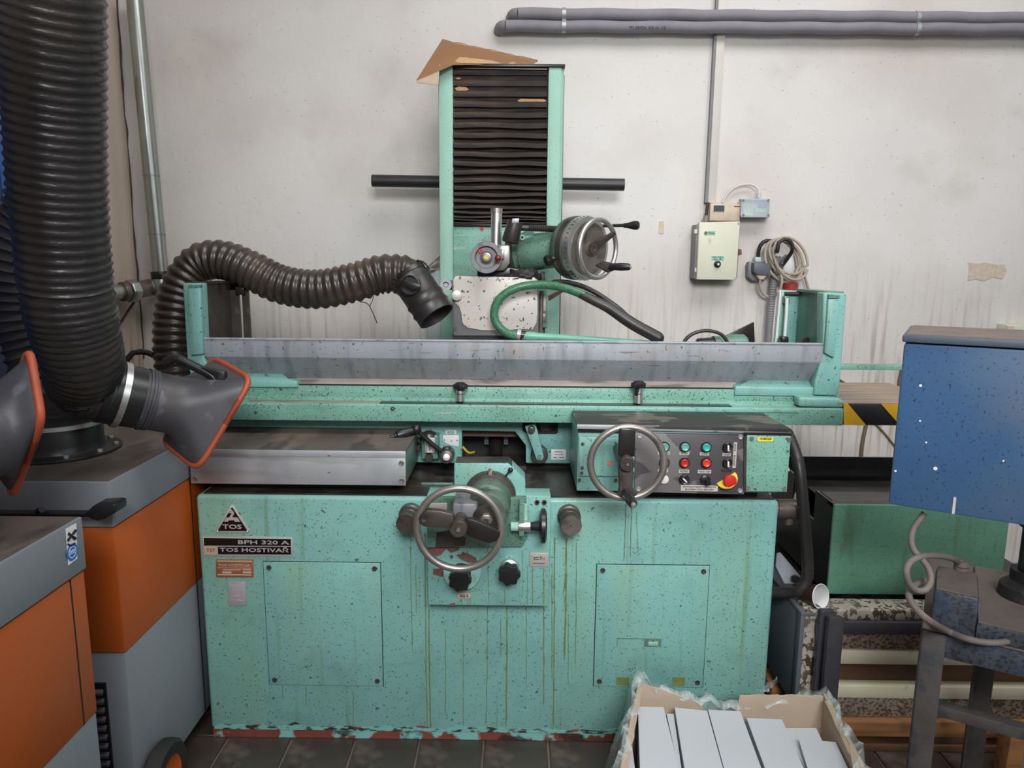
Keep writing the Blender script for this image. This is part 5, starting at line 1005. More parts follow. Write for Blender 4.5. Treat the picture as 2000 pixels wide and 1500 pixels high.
# ================================================================== fume extractors on the left
def extractor(x0, x1, y0, y1, h, label, right_end):
    o = thing('fume_extractor', ((x0+x1)/2, (y0+y1)/2, 0), label, 'extractor')
    lz = h-0.112; oz = 0.50; t = 0.012
    obj('lid', MB().box(x0-0.004, x1+0.004, y0-0.006, y1+0.004, lz, h), M['extgrey'], o, bevel=0.004)
    obj('lid_top', MB().box(x0+0.002, x1-0.002, y0, y1-0.002, h-0.001, h+0.0012), M['dusttop'], o)
    obj('upper_body', MB().box(x0, x1, y0+0.004, y1, oz, lz-0.003), M['orange'], o, bevel=0.004)
    obj('lower_body', MB().box(x0+0.002, x1-0.002, y0+0.006, y1-0.002, 0.07, oz-0.002), M['extgrey'], o, bevel=0.003)
    return o
X1 = extractor(-1.50, -0.958, 1.62, 2.42, 0.940, 'rear orange and grey fume extractor with a black hose flange on its lid', True)
xf = -0.958
lv = MB()
pl = obj('louvre_plate', MB().box(xf-0.20, xf-0.055, 1.6205, 1.63, 0.10, 0.42), M['black'], X1)
for k in range(12):
    z = 0.125+k*0.0245
    obj('louvre', MB().prism([V((xf-0.195, 1.624, z)), V((xf-0.195, 1.612, z-0.004)), V((xf-0.195, 1.612, z+0.004)), V((xf-0.195, 1.624, z+0.012))], (0.135, 0, 0)), M['hood'], X1, bevel=0.0012)
for z, m in ((0.87, 'plastic'),):
    a = P(160, 1003, 1.56); b = P(-60, 1003, 1.56)
    hb_ = obj('handle_bar', MB().cyl(b, a+V((0.02, 0, 0)), 0.008, n=14), M['plastic'], X1)
    obj('handle_grip', MB().pprism([(165, 1003), (176, 1014), (190, 1018), (203, 1015), (226, 1001), (225, 986), (217, 984), (184, 986)], 1.545, 0.05), M['plastic'], hb_, bevel=0.004)
    obj('handle_post', MB().box(P(195, 1000, 1.57).x, P(215, 1000, 1.57).x, 1.57, 1.622, a.z-0.008, a.z+0.012), M['plastic'], hb_)
    obj('handle_clip', MB().tube([P(75, 999, 1.55), P(82, 995, 1.545)], 0.008, 8), M['plastic'], hb_)
wc_ = V((xf+0.030, 1.70, 0.098))
wh = obj('wheel', MB().lathe(wc_, (1, 0, 0), [(0.060, -0.022), (0.088, -0.022), (0.097, -0.014), (0.098, 0.0), (0.097, 0.014), (0.088, 0.022), (0.060, 0.022)], 48, True), M['tyre'], X1)
obj('wheel_disc', MB().lathe(wc_, (1, 0, 0), [(0, -0.018), (0.060, -0.018), (0.060, 0.018), (0.052, 0.014), (0.020, 0.012), (0.018, 0.018), (0, 0.018)], 40), M['orange'], wh)
obj('axle', MB().cyl(wc_-V((0.06, 0, 0)), wc_, 0.012, n=14), M['steel'], X1)
fl0 = PZ(118, 880, 0.941)
fg = obj('hose_flange', MB().lathe(fl0, (0, 0, 1), [(0, 0), (0.150, 0), (0.150, 0.008), (0.112, 0.010), (0.108, 0.03), (0.108, 0.085), (0, 0.085)], 44), M['plastic'], X1, bevel=0.001)
for k in range(10):
    a = 2*pi*k/10+0.35; obj('bolt', MB().cyl(fl0+V((0.136*cos(a), 0.136*sin(a), 0.006)), fl0+V((0.136*cos(a), 0.136*sin(a), 0.015)), 0.0065, n=6), M['alu'], fg)
obj('hose_clamp', MB().ring(fl0+V((0, 0, 0.075)), (0, 0, 1), 0.1135, 0.106, 0.011, 44), M['chrome'], fg)
h2 = [fl0+V((0, 0, 0.07)), P(110, 780, 2.03), P(85, 690, 2.05), P(62, 600, 2.05), P(62, 490, 2.04), P(92, 385, 2.03), P(102, 270, 2.0), P(80, 120, 1.95), P(66, -20, 1.9), P(60, -160, 1.86)]
pts = spline(h2, 0.0055)
obj('suction_hose', MB().tube(pts, [0.094+(0.007 if k % 5 == 0 else (-0.002 if k % 5 in (2, 3) else 0.001)) for k in range(len(pts))], 32), M['hosefab'], X1, sharp=80)
X2 = extractor(-1.50, -0.893, 0.62, 1.395, 0.935, 'front orange and grey fume extractor with a tool sticker on its lid', False)
xs = -0.893+0.0045
def side(px, py, x): d = ray(px, py); return CC+d*(x/d.x)
sk = obj('sticker', MB().prism([side(128, 1033, xs), side(148, 1022, xs), side(150, 1091, xs), side(133, 1104, xs)], (0.0012, 0, 0)), M['white'], X2)
s_ = xs+0.0016; cc = side(141, 1078, s_); rr = 0.0175
obj('sticker_disc', MB().cyl(cc, cc+V((0.0006, 0, 0)), rr, n=32), M['stickblue'], sk)
obj('sticker_ring', MB().ring(cc, (1, 0, 0), rr*0.68, rr*0.60, 0.001, 32), M['white'], sk)
lettering('PSP', cc+V((0.0007, 0, 0)), 0.008, M['white'], sk, width=0.015, right=V((0, 1, 0)))
for a, b in (((132, 1056), (147, 1036)), ((133, 1042), (146, 1052))):
    p, q = side(*a, s_), side(*b, s_); obj('sticker_tool', MB().tube([p, p+(q-p)*0.5, q], [0.0035, 0.002, 0.004], 6), M['ink'], sk)
obj('sticker_arc', MB().tube([side(x, y, s_) for x, y in ((132, 1063), (139, 1066), (146, 1061))], 0.002, 6), M['ink'], sk)
# the diagonal seam strip of the side panel
obj('seam', MB().box(-0.8935, -0.8925, 1.345, 1.349, 0.50, 0.82), M['black'], X2)
obj('seam', MB().box(-0.958, -0.9572, 2.02, 2.024, 0.08, 0.82), M['black'], X1)
# ---------------- suction arms: hose, clamp, flared hood with orange rim
def hood(o, c0, r0, c1, Sv, Lv, bands=True):
    d0 = (c1-c0).normalized(); S0 = (Sv-d0*Sv.dot(d0)).normalized(); L0 = d0.cross(S0)
    if L0.dot(Lv) < 0: L0 = -L0
    NA, NR = 64, 18; vs = []; fs = []
    def sq(th):
        c, s = cos(th), sin(th); e = 0.26
        return (abs(c)**e*(1 if c >= 0 else -1), abs(s)**e*(1 if s >= 0 else -1))
    def ringpts(t, shrink):
        b = max(0.0, (t-0.5)/0.5); b = b*b*(3-2*b)*0.75+b**3*0.25; out = []
        for k in range(NA):
            th = 2*pi*k/NA; a = c0+(c1-c0)*t
            circ = (S0*cos(th)+L0*sin(th))*(r0-shrink); x, y = sq(th)
            f = 1-shrink/0.1; rect = Sv*x*f+Lv*y*f
            out.append(a+circ*(1-b)+rect*b)
        return out
    ts = [k/(NR-1) for k in range(NR)]
    for t in ts: vs += ringpts(t, 0)
    for t in reversed(ts): vs += ringpts(t, 0.004)
    R2 = 2*NR
    for j in range(R2):
        for k in range(NA):
            a, b = j*NA+k, j*NA+(k+1) % NA; j2 = (j+1) % R2; fs.append((a, b, j2*NA+(k+1) % NA, j2*NA+k))
    mb = MB(); mb.add(vs, fs); h = obj('hood', mb, M['hood'], o, sharp=60)
    rim = ringpts(1.0, 0.0); obj('hood_rim', MB().tube(rim+[rim[0], rim[1]], 0.0075, 10, caps=False), M['orange_rim'], h)
    if bands:
        for k, w in ((0.10, 0.004), (0.15, 0.003), (0.19, 0.003)): obj('collar_rib', MB().ring(c0+(c1-c0)*k, d0, r0+w, r0-0.002, 0.006, 40), M['hood'], h)
    return h, rim
A1 = thing('suction_arm', P(150, 660, 1.6), 'thick black ribbed suction hose ending in an orange-rimmed hood by the machine', 'suction hose')
hc0 = P(264, 776, 1.735); hc1 = P(402, 803, 1.83)
dd_ = (hc1-hc0).normalized()
hp_ = [P(90, -150, 1.36), P(100, 0, 1.40), P(107, 200, 1.46), P(116, 400, 1.51), P(131, 560, 1.55), P(146, 640, 1.575), P(162, 700, 1.61), hc0-dd_*0.108+V((0, 0, 0.012)), hc0-dd_*0.052]
pts = spline(hp_, 0.0047); Nn = len(pts)
rad = []
for k in range(Nn):
    t = k/Nn; r = 0.0885 if t < 0.72 else 0.0885-0.014*((t-0.72)/0.28)
    per = 4 if t < 0.72 else 3
    rad.append(r+(0.0034 if k % per == 0 else (-0.0006 if k % per == 2 else 0)))
obj('suction_hose', MB().tube(pts, rad, 44), M['hosefab'], A1, sharp=80)
dd_ = (hc1-hc0).normalized()
obj('hose_end', MB().cyl(hc0-dd_*0.075, hc0+dd_*0.01, 0.0775, 0.0755, n=44), M['plastic'], A1)
obj('hose_clamp', MB().ring(hc0-dd_*0.040, dd_, 0.0815, 0.075, 0.014, 44), M['chrome'], A1)
mmh = MP(hc1)
hd, rim = hood(A1, hc0, 0.0735, hc1, V((60*mmh, -0.075, -13*mmh)), V((45*mmh, 0.034, 82*mmh)))
obj('hood_handle', MB().tube(spline([P(324, 708, 1.80), P(332, 704, 1.80), P(347, 701, 1.80), P(380, 716, 1.80), P(408, 730, 1.80), P(420, 740, 1.80), P(415, 756, 1.80), P(400, 764, 1.81)], 0.008), [0.010]*40+[0.013]*200 if False else 0.0115, 10), M['plastic'], hd)
obj('handle_plate', MB().prism([P(385, 716, 1.79), P(438, 726, 1.79), P(440, 742, 1.79), P(412, 772, 1.79), P(398, 760, 1.79), P(416, 748, 1.79), P(410, 733, 1.79)], (0, 0.02, 0)), M['plastic'], hd, bevel=0.003)
A2 = thing('suction_arm', P(-40, 880, 1.25), 'orange-rimmed black suction hood cut off by the left edge of the photo', 'suction hose')
c1 = P(40, 832, 1.315); mm2 = MP(c1); c0 = P(-105, 880, 1.20)
hood(A2, c0, 0.075, c1, V((0.020, -0.022, -0.062)), V((0.070, -0.048, 0.090)))
pts = spline([c0+(c0-c1).normalized()*-0.01, P(-170, 905, 1.17), P(-215, 860, 1.15), P(-230, 760, 1.14), P(-230, 500, 1.12), P(-230, 200, 1.10), P(-230, -150, 1.08)], 0.006)
obj('suction_hose', MB().tube(pts, [0.082+(0.005 if k % 6 == 0 else 0) for k in range(len(pts))], 30), M['hosefab'], A2, sharp=80)
# blue cabinet far left
xb = P(30, 420, 2.22).x
o = thing('blue_cabinet', ((WXL+xb)/2, 2.0, 0), 'edge of a tall blue metal cabinet at the far left', 'cabinet')
obj('body', MB().box(WXL+0.005, xb-0.004, 1.3, 2.22, 0.03, 2.45), M['bluecab'], o, bevel=0.004)
obj('corner_post', MB().box(xb-0.03, xb, 2.18, 2.225, 0.03, 2.45), mat('lighter_blue_post', '2f5a9a', 0.4), o, bevel=0.004)
obj('plinth', MB().box(WXL+0.015, xb-0.01, 1.32, 2.20, 0.0, 0.03), M['black'], o)
# ================================================================== right-hand side: tank on a cream frame on a pallet
TYf = 2.10
tx0, tx1 = P(1622, 1080, TYf).x, P(1964, 1080, TYf).x
tz1, tz0 = P(1650, 986, TYf).z, P(1600, 1197, 1.985).z+0.0045
T = thing('coolant_tank', ((tx0+tx1)/2, 2.35, tz0), 'green steel coolant tank with an oily black open top', 'tank')
ty1 = 2.62
obj('front_wall', MB().box(tx0, tx1, TYf, TYf+0.012, tz0, tz1), M['green_tank'], T, bevel=0.003)
obj('side_wall', MB().prism([V((tx0, TYf+0.012, tz0)), V((tx0, ty1, tz0)), V((tx0, ty1, tz1)), V((tx0, 2.42, tz1)), V((tx0, 2.42, tz1-0.10)), V((tx0, 2.24, tz1-0.10)), V((tx0, 2.24, tz1)), V((tx0, TYf+0.012, tz1))], (0.008, 0, 0)), M['blackoil'], T)
obj('side_wall', MB().box(tx1-0.008, tx1, TYf+0.012, ty1, tz0, tz1), M['green_tank'], T)
obj('rear_wall', MB().box(tx0, tx1, ty1, ty1+0.008, tz0, tz1+0.01), M['blackoil'], T)
obj('liquid', MB().box(tx0+0.008, tx1-0.008, TYf+0.012, ty1, tz0+0.01, tz1-0.16), M['blackoil'], T)
obj('top_rim', MB().box(tx0, tx1, TYf+0.012, TYf+0.05, tz1-0.012, tz1-0.004), M['blackoil'], T)
for k, (y, z) in enumerate(((2.30, 0.03), (2.42, 0.05), (2.53, 0.06))): obj('step_plate', MB().box(tx0+0.07, tx1-0.01, y-0.07, y+0.06, tz1-z-0.02, tz1-z-0.012), M['oily'], T)
obj('floor_plate', MB().box(tx0+0.002, tx1-0.002, TYf+0.002, ty1, tz0-0.004, tz0+0.01), M['blackoil'], T)
obj('dirt_band', MB().pprism([(1612, 1182), (1612, 1172), (1640, 1166), (1668, 1160), (1690, 1168), (1720, 1160), (1745, 1169), (1780, 1164), (1800, 1172), (1830, 1168), (1830, 1184)], TYf-0.001, 0.002), M['blackoil'], T)
bt = obj('bracket', MB().prism([P(1517, 1080, 2.16), P(1524, 1078, 2.16), P(1564, 1125, 2.12), P(1560, 1140, 2.10), P(1532, 1140, 2.10), P(1515, 1105, 2.12)], (0, 0.008, -0.008)), M['extgrey'], T, bevel=0.002)
obj('bracket_hole', MB().lathe(P(1554, 1131, 2.095), (0, -0.5, 0.85), [(0.010, 0.001), (0.014, 0.003), (0.014, 0.0)], 18).cyl(P(1554, 1131, 2.096), P(1554, 1131, 2.096)+V((0, -0.001, 0.003)), 0.010), M['blackoil'], bt)
# frame below
FY = 1.985
fx0 = P(1574, 1200, FY).x; fz1 = P(1600, 1197, FY).z
o = thing('tank_stand', (fx0+0.4, 2.3, 0.2), 'slate grey steel stand with a chipped cream rim carrying the green tank', 'frame')
zlow = 0.135
obj('side_panel', MB().box(fx0-0.012, fx0, FY+0.03, 2.70, zlow, fz1-0.012), M['cabgrey'], o, bevel=0.002)
obj('side_edge', MB().box(fx0-0.014, fx0, FY, FY+0.035, zlow, fz1-0.006), M['cabgrey'], o, bevel=0.004)
obj('top_rim', MB().box(fx0-0.014, fx0+0.03, FY, 2.70, fz1-0.012, fz1), M['cabgrey'], o, bevel=0.003)
obj('front_post', MB().box(fx0, P(1601, 1250, FY).x, FY+0.004, FY+0.05, zlow, fz1-0.004), M['rimrust'], o)
xr = 1.75
z = lambda y: P(1700, y, FY).z
obj('front_rim', MB().box(fx0, xr, FY+0.002, FY+0.08, z(1212), z(1193)), M['rimrust'], o, bevel=0.003)
obj('crossbar', MB().box(fx0+0.03, xr, FY-0.012, FY+0.04, z(1235), z(1212)), M['darksteel'], o, bevel=0.002)
obj('deck', MB().box(fx0, xr, FY+0.05, 2.70, fz1-0.03, fz1-0.014), M['blackoil'], o)
def channel(ya, yb, yc, label, m1, m2, first):
    o = thing('steel_channel', (1.3, FY+0.1, z(yc)), label, 'steel channel', 'rusty cream steel channels under the tank')
    parts = ((ya, yb, m1, 0.0 if not first else 0.012), (yb, yc, m2, 0.012 if not first else 0.0))
    for (a, b, m, dy) in parts: obj('web' if m == 'rusty' else 'flange', MB().box(fx0+0.046, xr, FY+dy, FY+0.12, z(b), z(a)-0.0005), M[m], o, bevel=0.003)
    return o
channel(1236, 1272, 1298, 'upper of the two rusty cream steel channels stacked under the tank', 'rusty', 'creamsteel', True)
channel(1340, 1364, 1405, 'lower of the two rusty cream steel channels, lying on pallet wood', 'creamsteel', 'rusty', False)
o = tag(obj('timber_spacer', MB().box(fx0+0.046, xr, FY+0.03, FY+0.12, z(1340), z(1298.3)), M['wooddark'], bevel=0.003), 'dark oil-soaked timber between the two cream channels', 'timber')
o = thing('wooden_pallet', (1.3, 2.3, 0), 'old oil-stained wooden pallet under the steel channels', 'pallet')
pz = [z(1405)-0.0006, z(1435), 0.0]
for k, y in enumerate((FY-0.01, FY+0.16, FY+0.33, FY+0.50)): obj('board', MB().box(0.84, xr, y, y+0.12, pz[1]+0.0004, pz[0]), M['wood'], o, bevel=0.003)
for x in (0.86, 1.28, 1.64): obj('bearer', MB().box(x, x+0.10, FY-0.005, 2.70, 0.024, pz[1]), M['wooddark'], o, bevel=0.003)
for k, y in enumerate((FY-0.01, FY+0.45)): obj('board', MB().box(0.84, xr, y, y+0.10, 0.0, 0.0238), M['wooddark'], o, bevel=0.003)
obj('stringer', MB().box(1.00, xr, FY+0.02, FY+0.06, 0.026, pz[1]-0.001), M['wooddark'], o, bevel=0.003)
# two dark steel bars standing against the frame
def steelbar(pts, Y, label):
    q = [P(x, y, Y) for x, y in pts]; x0 = (q[0].x+q[3].x)/2; x1 = (q[1].x+q[2].x)/2; zt = q[0].z
    o = tag(obj('flat_bar', MB().prism([V((x0, Y, 0)), V((x1, Y, 0)), V((x1, Y, zt-0.004)), V((x1-0.01, Y, zt)), V((x0+0.004, Y, zt)), V((x0, Y, zt-0.006))], (0, 0.02, 0)), M['darksteel'], bevel=0.002), label, 'steel bar', 'dark steel bars beside the frame')
    return o
steelbar([(1601, 1193), (1631, 1193), (1618, 1390), (1588, 1390)], 1.955, 'left of the two dark steel bars standing against the frame, below the cup')
steelbar([(1619, 1207), (1650, 1208), (1634, 1390), (1605, 1390)], 1.915, 'right and nearer of the two dark steel bars standing against the frame')
# plastic cup lying on the frame
c0, c1 = P(1566, 1170, 2.06), P(1603, 1165, 2.005); d = (c1-c0).normalized()
c1.z = max(c1.z, fz1+0.040); c0.z = fz1+0.0275; d = (c1-c0).normalized(); Lc = (c1-c0).length
o = thing('plastic_cup', c0, 'brown plastic drinking cup with a white inside lying on the frame', 'cup')
obj('outside', MB().lathe(c0, d, [(0, 0), (0.025, 0), (0.0355, Lc), (0.0345, Lc), (0.0242, 0.001), (0, 0.001)], 32), M['cupbrown'], o)
lin_ = obj('inside', MB().lathe(c0, d, [(0, 0.002), (0.0238, 0.002)]+[(0.0240+0.0102*(k/20), 0.003+(Lc-0.004)*k/20) for k in range(21)]+[(0.0345, Lc+0.0005)], 32), M['white'], o)
obj('rim', MB().torus(c1, d, 0.0358, 0.0015, 40, 8), M['white'], o)
# ================================================================== bench drill with its blue cover on a steel stand
an = radians(31); uu = V((cos(an), -sin(an), 0)); vv = V((sin(an), cos(an), 0))
d0 = P(1750, 830, 1.50); zt, zb = P(1768, 668, 1.50).z, P(1733, 985, 1.50).z
o0 = V((d0.x, d0.y, 0))
DR = thing('bench_drill', o0+uu*0.25+vv*0.15+V((0, 0, 0.64)), 'old bench drill with a large spattered blue cover box', 'drill')
obj('cover', MB().obox(o0+V((0, 0, zb)), uu*0.62, vv*0.27, V((0, 0, zt-zb-0.002))), M['blue'], DR, bevel=0.006)
obj('cover_lid', MB().obox(o0+V((0, 0, zt))-uu*0.004-vv*0.006, uu*0.63, vv*0.285, V((0, 0, 0.016))), mat('dusty_blue_lid', '4b5462', 0.5, var=0.15, vscale=10), DR, bevel=0.004)
obj('lid_dust', MB().obox(o0+V((0, 0, zt+0.015))+uu*0.004-vv*0.001, uu*0.61, vv*0.27, V((0, 0, 0.0025))), M['dust'], DR)
for px_, py_, r_ in ((1877, 670, 3), (1798, 753, 2.6), (1797, 822, 1.8), (1809, 864, 1.8), (1749, 920, 2.2), (1827, 915, 3.6), (1960, 900, 1.8)):
    dr_ = ray(px_, py_); nn2 = uu.cross(V((0, 0, 1))); pt = CC+dr_*((o0-CC).dot(nn2)/dr_.dot(nn2)); obj('paint_drop', MB().cyl(pt-vv*0.0006, pt+vv*0.001, r_*MP(pt), n=12), M['white'], DR)
obj('paint_run', MB().obox(o0+uu*0.118-vv*0.001+V((0, 0, zb+0.002)), uu*0.005, vv*0.002, V((0, 0, 0.036))), M['label'], DR)
# stand
sz = PZ(1802, 1222, 0.64); so = V((sz.x, sz.y, 0))
ST = thing('drill_stand', so+uu*0.2+vv*0.2, 'dusty dark steel stand carrying the blue bench drill', 'stand')
obj('top_plate', MB().obox(so+V((0, 0, 0.632)), uu*0.62, vv*0.46, V((0, 0, 0.008))), M['dust'], ST, bevel=0.002)
obj('front_apron', MB().obox(so+V((0, 0, 0.575)), uu*0.62, vv*0.008, V((0, 0, 0.056))), M['bluedark'], ST, bevel=0.001)
obj('side_apron', MB().obox(so+V((0, 0, 0.575)), uu*0.008, vv*0.46, V((0, 0, 0.056))), M['bluedark'], ST, bevel=0.001)
def angle_leg(a, b, fu, fv):
    p = so+uu*a+vv*b
    mb = MB(); mb.obox(p, uu*0.05*fu, vv*0.006*fv, V((0, 0, 0.630))); mb.obox(p, uu*0.006*fu, vv*0.05*fv, V((0, 0, 0.630)))
    return obj('leg', mb, M['standgrey'], ST, bevel=0.001)
angle_leg(-0.002, -0.002, 1, 1); angle_leg(0.622, -0.002, -1, 1); angle_leg(0.13, 0.412, 1, -1); angle_leg(0.622, 0.462, -1, -1)
obj('brace', MB().obox(so+uu*0.006+vv*0.006+V((0, 0, 0.425)), uu*0.60, vv*0.03, V((0, 0, 0.028))), M['standgrey'], ST, bevel=0.002)
obj('rear_rail', MB().obox(so+vv*0.405+V((0, 0, 0.60)), uu*0.62, vv*0.03, V((0, 0, 0.030))), M['standgrey'], ST, bevel=0.002)
# drill base, switch block, column
db = PZ(1908, 1215, 0.64+0.040); dbo = V((db.x, db.y, 0.6405))
obj('base_plate', MB().obox(dbo, uu*0.40, vv*0.36, V((0, 0, 0.038))), M['bluedark'], DR, bevel=0.004)
obj('base_dust', MB().obox(dbo+V((0, 0, 0.0375))+uu*0.003+vv*0.003, uu*0.394, vv*0.354, V((0, 0, 0.003))), M['dust'], DR)
zsw = 0.64+0.098; sb = PZ(1826, 1150, zsw); sbo = V((sb.x, sb.y, 0.6405)); e = PZ(1913, 1166, zsw); wsw = (e-sb).dot(uu)
sw = obj('switch_block', MB().obox(sbo, uu*wsw, vv*0.15, V((0, 0, 0.0965))), M['bluedark'], DR, bevel=0.006)
obj('block_dust', MB().obox(sbo+V((0, 0, 0.096))+uu*0.003+vv*0.003, uu*(wsw-0.006), vv*0.144, V((0, 0, 0.003))), M['dust'], sw)
gl = PZ(1877, 1112, zsw+0.002)
obj('cable_gland', MB().lathe(gl, (0, 0, 1), [(0, 0), (0.0165, 0), (0.0165, 0.006), (0.014, 0.007), (0.0165, 0.010), (0.0165, 0.016), (0.012, 0.022), (0, 0.022)], 18), M['dust'], sw)
cp = P(1998, 1160, 1.56); cb0 = V((PZ(2006, 1165, 0.681).x, PZ(2006, 1165, 0.681).y, 0.677))
obj('column', MB().cyl(cb0, V((cb0.x, cb0.y, zb+0.002)), 0.026, n=28), M['blackoil'], DR)
obj('column_collar', MB().lathe(cb0, (0, 0, 1), [(0, 0.003), (0.062, 0.003), (0.058, 0.03), (0.040, 0.045), (0.040, 0.07), (0, 0.07)], 28), M['rag'], DR)
obj('column_nut', MB().lathe(V((cb0.x, cb0.y, zb-0.09)), (0, 0, 1), [(0.0, 0), (0.034, 0), (0.04, 0.02), (0.04, 0.06), (0.05, 0.092), (0, 0.092)], 20), M['rag'], DR)
cbl = spline([P(1806, 1002, 1.50), P(1795, 1016, 1.50), P(1783, 1035, 1.49), P(1780, 1060, 1.48), P(1787, 1078, 1.47), P(1800, 1092, 1.46), P(1814, 1112, 1.45), P(1818, 1135, 1.44), P(1808, 1152, 1.43), P(1790, 1153, 1.43), P(1775, 1138, 1.43), P(1770, 1115, 1.43), P(1779, 1097, 1.44), P(1800, 1087, 1.46), P(1830, 1085, 1.50), P(1858, 1090, 1.54), P(1872, 1098, gl.y), gl+V((0, 0, 0.02))], 0.01)
obj('cable', MB().tube(cbl, 0.0068, 10), M['cable'], DR)
cbl = spline([P(1818, 1128, 1.50), P(1800, 1137, 1.48), P(1778, 1150, 1.46), P(1776, 1168, 1.44), P(1790, 1190, 1.43), P(1815, 1212, 1.41), PZ(1850, 1232, 0.650), PZ(1890, 1248, 0.650), PZ(1930, 1255, 0.650), PZ(1965, 1253, 0.650), PZ(2010, 1240, 0.650)], 0.01)
obj('cable', MB().tube(cbl, 0.0072, 10), M['cable'], DR)
wb = P(1966, 1480, 1.86); 
tag(obj('timber_offcut', MB().obox((wb.x, 1.86, 0), (0.045, 0, 0), (0, 0.05, 0), (0.006, 0, 0.16)), M['wood'], bevel=0.002), 'orange-brown timber offcut standing on the floor under the drill stand', 'timber')
# ================================================================== film-wrapped carton in the foreground
rz = 0.285
BL, BR = PZ(1247, 1332, rz), PZ(1612, 1354, rz); FL = PZ(1216, 1478, rz); FR = PZ(1690, 1500, rz)
FL = BL+(FL-BL)*1.9; FR = BR+(FR-BR)*1.9
FR.z = FL.z = rz; t_ = 0.006
o = thing('carton_box', ((BL+FR)/2).xy.to_3d(), 'large open cardboard box of white cartons wrapped in clear stretch film', 'box')
def wallp(a, b, th, zs, name='side_wall', m='cardpale', npx=14):
    n = len(zs)-1; mb = MB(); vs = []
    for k, zz in enumerate(zs):
        p = a+(b-a)*(k/n); vs += [V((p.x, p.y, 0.004)), V((p.x, p.y, zz)), V((p.x+th.x, p.y+th.y, zz)), V((p.x+th.x, p.y+th.y, 0.004))]
    fs = [(0, 1, 2, 3), tuple(n*4+q for q in (3, 2, 1, 0))]
    for k in range(n):
        for q in range(4): fs.append((k*4+q, k*4+(q+1) % 4, k*4+4+(q+1) % 4, k*4+4+q))
    mb.add(vs, fs); return obj(name, mb, M[m], o, sharp=60)
din = (FL-BL).normalized()*t_
# torn rear wall: low gap in the middle
prof = []
for k in range(41):
    u = k/40
    if u < 0.36: zz = rz-0.003-0.048*(u/0.36)**1.1
    elif u < 0.53: zz = rz-0.115
    else: zz = rz-0.020+0.014*((u-0.53)/0.47)
    prof.append(zz+random.uniform(-0.0022, 0.0022))
wallp(BL, BR, din, prof)
wallp(BL, FL, V((t_, 0, 0)), [rz-0.02+random.uniform(-0.012, 0.004) for _ in range(25)])
wallp(BR, FR, V((-t_, 0, 0)), [rz+random.uniform(-0.003, 0.002) for _ in range(15)])
wallp(FL, FR, V((0, t_, 0)), [rz-0.03]*3)
obj('bottom', MB().prism([V((p.x, p.y, 0.002)) for p in (BL, BR, FR, FL)], (0, 0, 0.004)), M['cardpale'], o)
p = BR; q = FR; tf = MB(); ed = []
for k in range(13): 
    c = p+(q-p)*(0.06+k/12*0.62); ed.append(c+V((-0.012-0.028*max(0, (k-7)/5), 0, -0.004-0.002*k+random.uniform(-.004, .004))))
tf.prism([p+(q-p)*(0.06+k/12*0.62)+V((0, 0, 0.0)) for k in range(13)]+ed[::-1], (0, 0, 0.003)); obj('torn_flap', tf, M['cardpale'], o)
lf_ = MB(); ed = []; ins = []
for k in range(17):
    c = BL+(FL-BL)*(0.02+k/16*0.62); ins.append(c+V((0.010+0.006*random.random(), 0, -0.010+random.uniform(-.008, .006)))); ed.append(c+V((0.0, 0, 0.004+random.uniform(-.004, .004))))
lf_.prism(ins+ed[::-1], (0.002, 0, 0.002)); obj('torn_flap', lf_, M['cardpale'], o)
# cartons
def carton(pts, z, label, th=0.05, shared=None):
    q = [PZ(x, y, z) for x, y in pts]
    # carry the sides on towards the camera, beyond the frame
    q[2] = q[1]+(q[2]-q[1])*1.6; q[3] = q[0]+(q[3]-q[0])*1.6
    c = thing('white_carton', (q[0]+q[2])/2-V((0, 0, th)), label, 'carton', 'white cartons in the film-wrapped box')
    obj('top_panel', MB().prism(q, (0, 0, -0.0012)), M['carton'], c)
    body = [p+((q[0]+q[2])/2-p)*0.006 for p in q]
    obj('body', MB().prism([p-V((0, 0, 0.0014)) for p in body], (0, 0, -th)), M['carton'], c)
    return c
carton([(1246, 1380), (1296, 1381), (1326, 1500), (1250, 1500)], 0.235, 'leftmost broad white carton in the wrapped box, under the torn left corner', 0.20)
carton([(1302, 1394), (1316, 1394), (1331, 1500), (1325, 1500)], 0.225, 'narrow sliver of white carton between the two broad ones at left', 0.19)
carton([(1318, 1382), (1381, 1388), (1412, 1500), (1337, 1500)], 0.240, 'second broad white carton from the left in the wrapped box', 0.205)
carton([(1383, 1386), (1446, 1389), (1487, 1500), (1414, 1500)], 0.236, 'middle white carton under the gap in the torn rear wall', 0.20)
carton([(1458, 1402), (1527, 1405), (1570, 1500), (1494, 1500)], 0.238, 'white carton right of the middle one, beside a dark gap', 0.20)
carton([(1532, 1422), (1594, 1422), (1632, 1500), (1572, 1500)], 0.215, 'low white carton half hidden under the rightmost carton', 0.18)
carton([(1560, 1444), (1632, 1449), (1656, 1500), (1577, 1500)], 0.232, 'rightmost white carton lying on top with a notched edge', 0.014)
carton([(1225, 1462), (1234, 1453), (1240, 1500), (1226, 1500)], 0.215, 'sliver of white carton at the left wall of the wrapped box', 0.18)
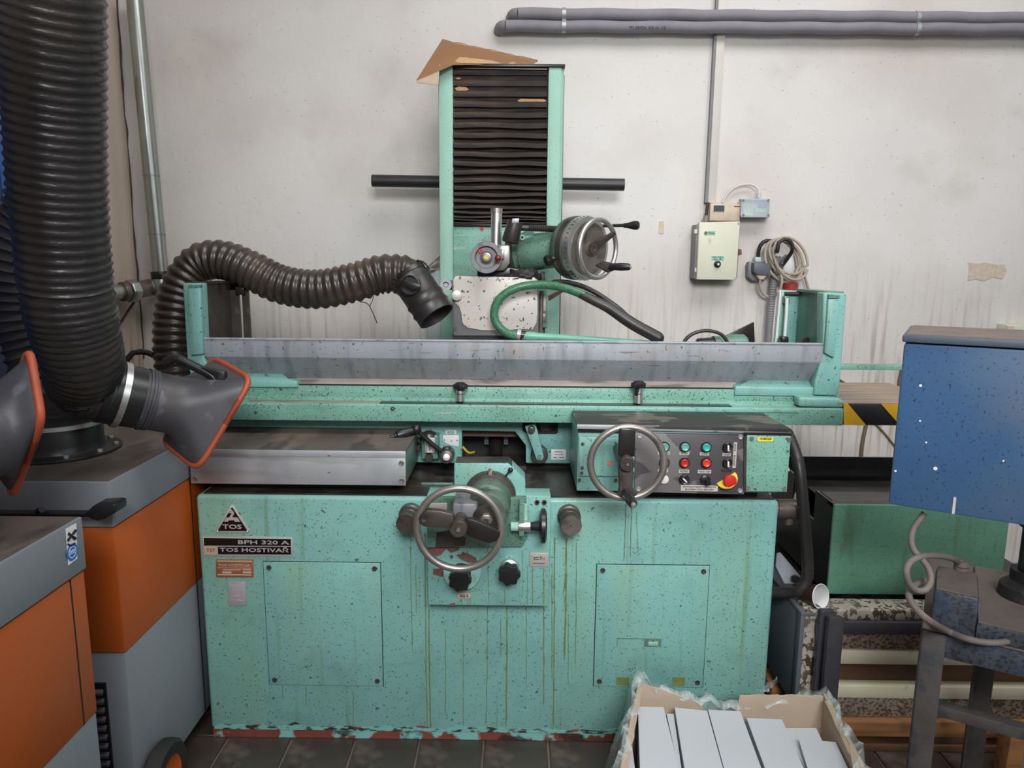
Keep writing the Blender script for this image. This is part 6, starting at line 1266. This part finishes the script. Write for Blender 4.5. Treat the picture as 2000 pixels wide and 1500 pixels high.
# stretch film round the box
fm = MB(); rf = random.Random(11); vs = []; fs = []
per = []
for a, b, n in ((FL, BL, 26), (BL, BR, 30), (BR, FR, 26)):
    for k in range(n): per.append(a+(b-a)*(k/n))
per.append(FR); ctr = (BL+FR)/2; NP = len(per); NZ = 12
for j in range(NZ+1):
    v = j/NZ
    for i, p in enumerate(per):
        out = V((p.x-ctr.x, p.y-ctr.y, 0)).normalized()
        bulge = 0.008+(0.085 if i < 26 else 0.03)*(1-v)**1.0+0.006*sin(i*0.9+v*5)*(0.4+v)+rf.uniform(-0.003, 0.003)
        u = i/NP
        sag = 0
        if 26 <= i <= 56: w_ = (i-26)/30; sag = -0.055*sin(pi*w_)
        zt = rz+0.012+sag+0.006*sin(i*1.7)+rf.uniform(-0.004, 0.004)
        if i in (25, 26, 27): zt += 0.016
        vs.append(V((p.x, p.y, 0.004))+out*bulge+V((0, 0, zt*v)))
N1 = len(vs); 
for j in range(NZ):
    for i in range(NP-1): fs.append((j*NP+i, j*NP+i+1, (j+1)*NP+i+1, (j+1)*NP+i))
# folded-over top edge
for i, p in enumerate(per):
    out = V((p.x-ctr.x, p.y-ctr.y, 0)).normalized(); vs.append(vs[NZ*NP+i]-out*(0.016+0.008*sin(i*2.3))+V((0, 0, -0.012-0.008*abs(sin(i*1.3)))))
for i in range(NP-1): fs.append((NZ*NP+i, NZ*NP+i+1, N1+i+1, N1+i))
fm.add(vs, fs); obj('stretch_film', fm, M['film'], o, sharp=180)
# crumpled twist of film at the rear edge
tw = MB(); g = []
for j in range(7):
    for i in range(16):
        u, v = i/15, j/6; px = 1478+(40*u)+rf.uniform(-2, 2); py = 1352-(16*u**2+10*sin(u*9+v*3)*0.4)-(14*v*(0.3+u))+rf.uniform(-1.5, 1.5)
        g.append(P(px, py, 1.83+0.02*sin(u*8+v*5)))
tw.add(g, [(j*16+i, j*16+i+1, j*16+i+17, j*16+i+16) for j in range(6) for i in range(15)]); obj('film_twist', tw, M['film'], o, sharp=30)
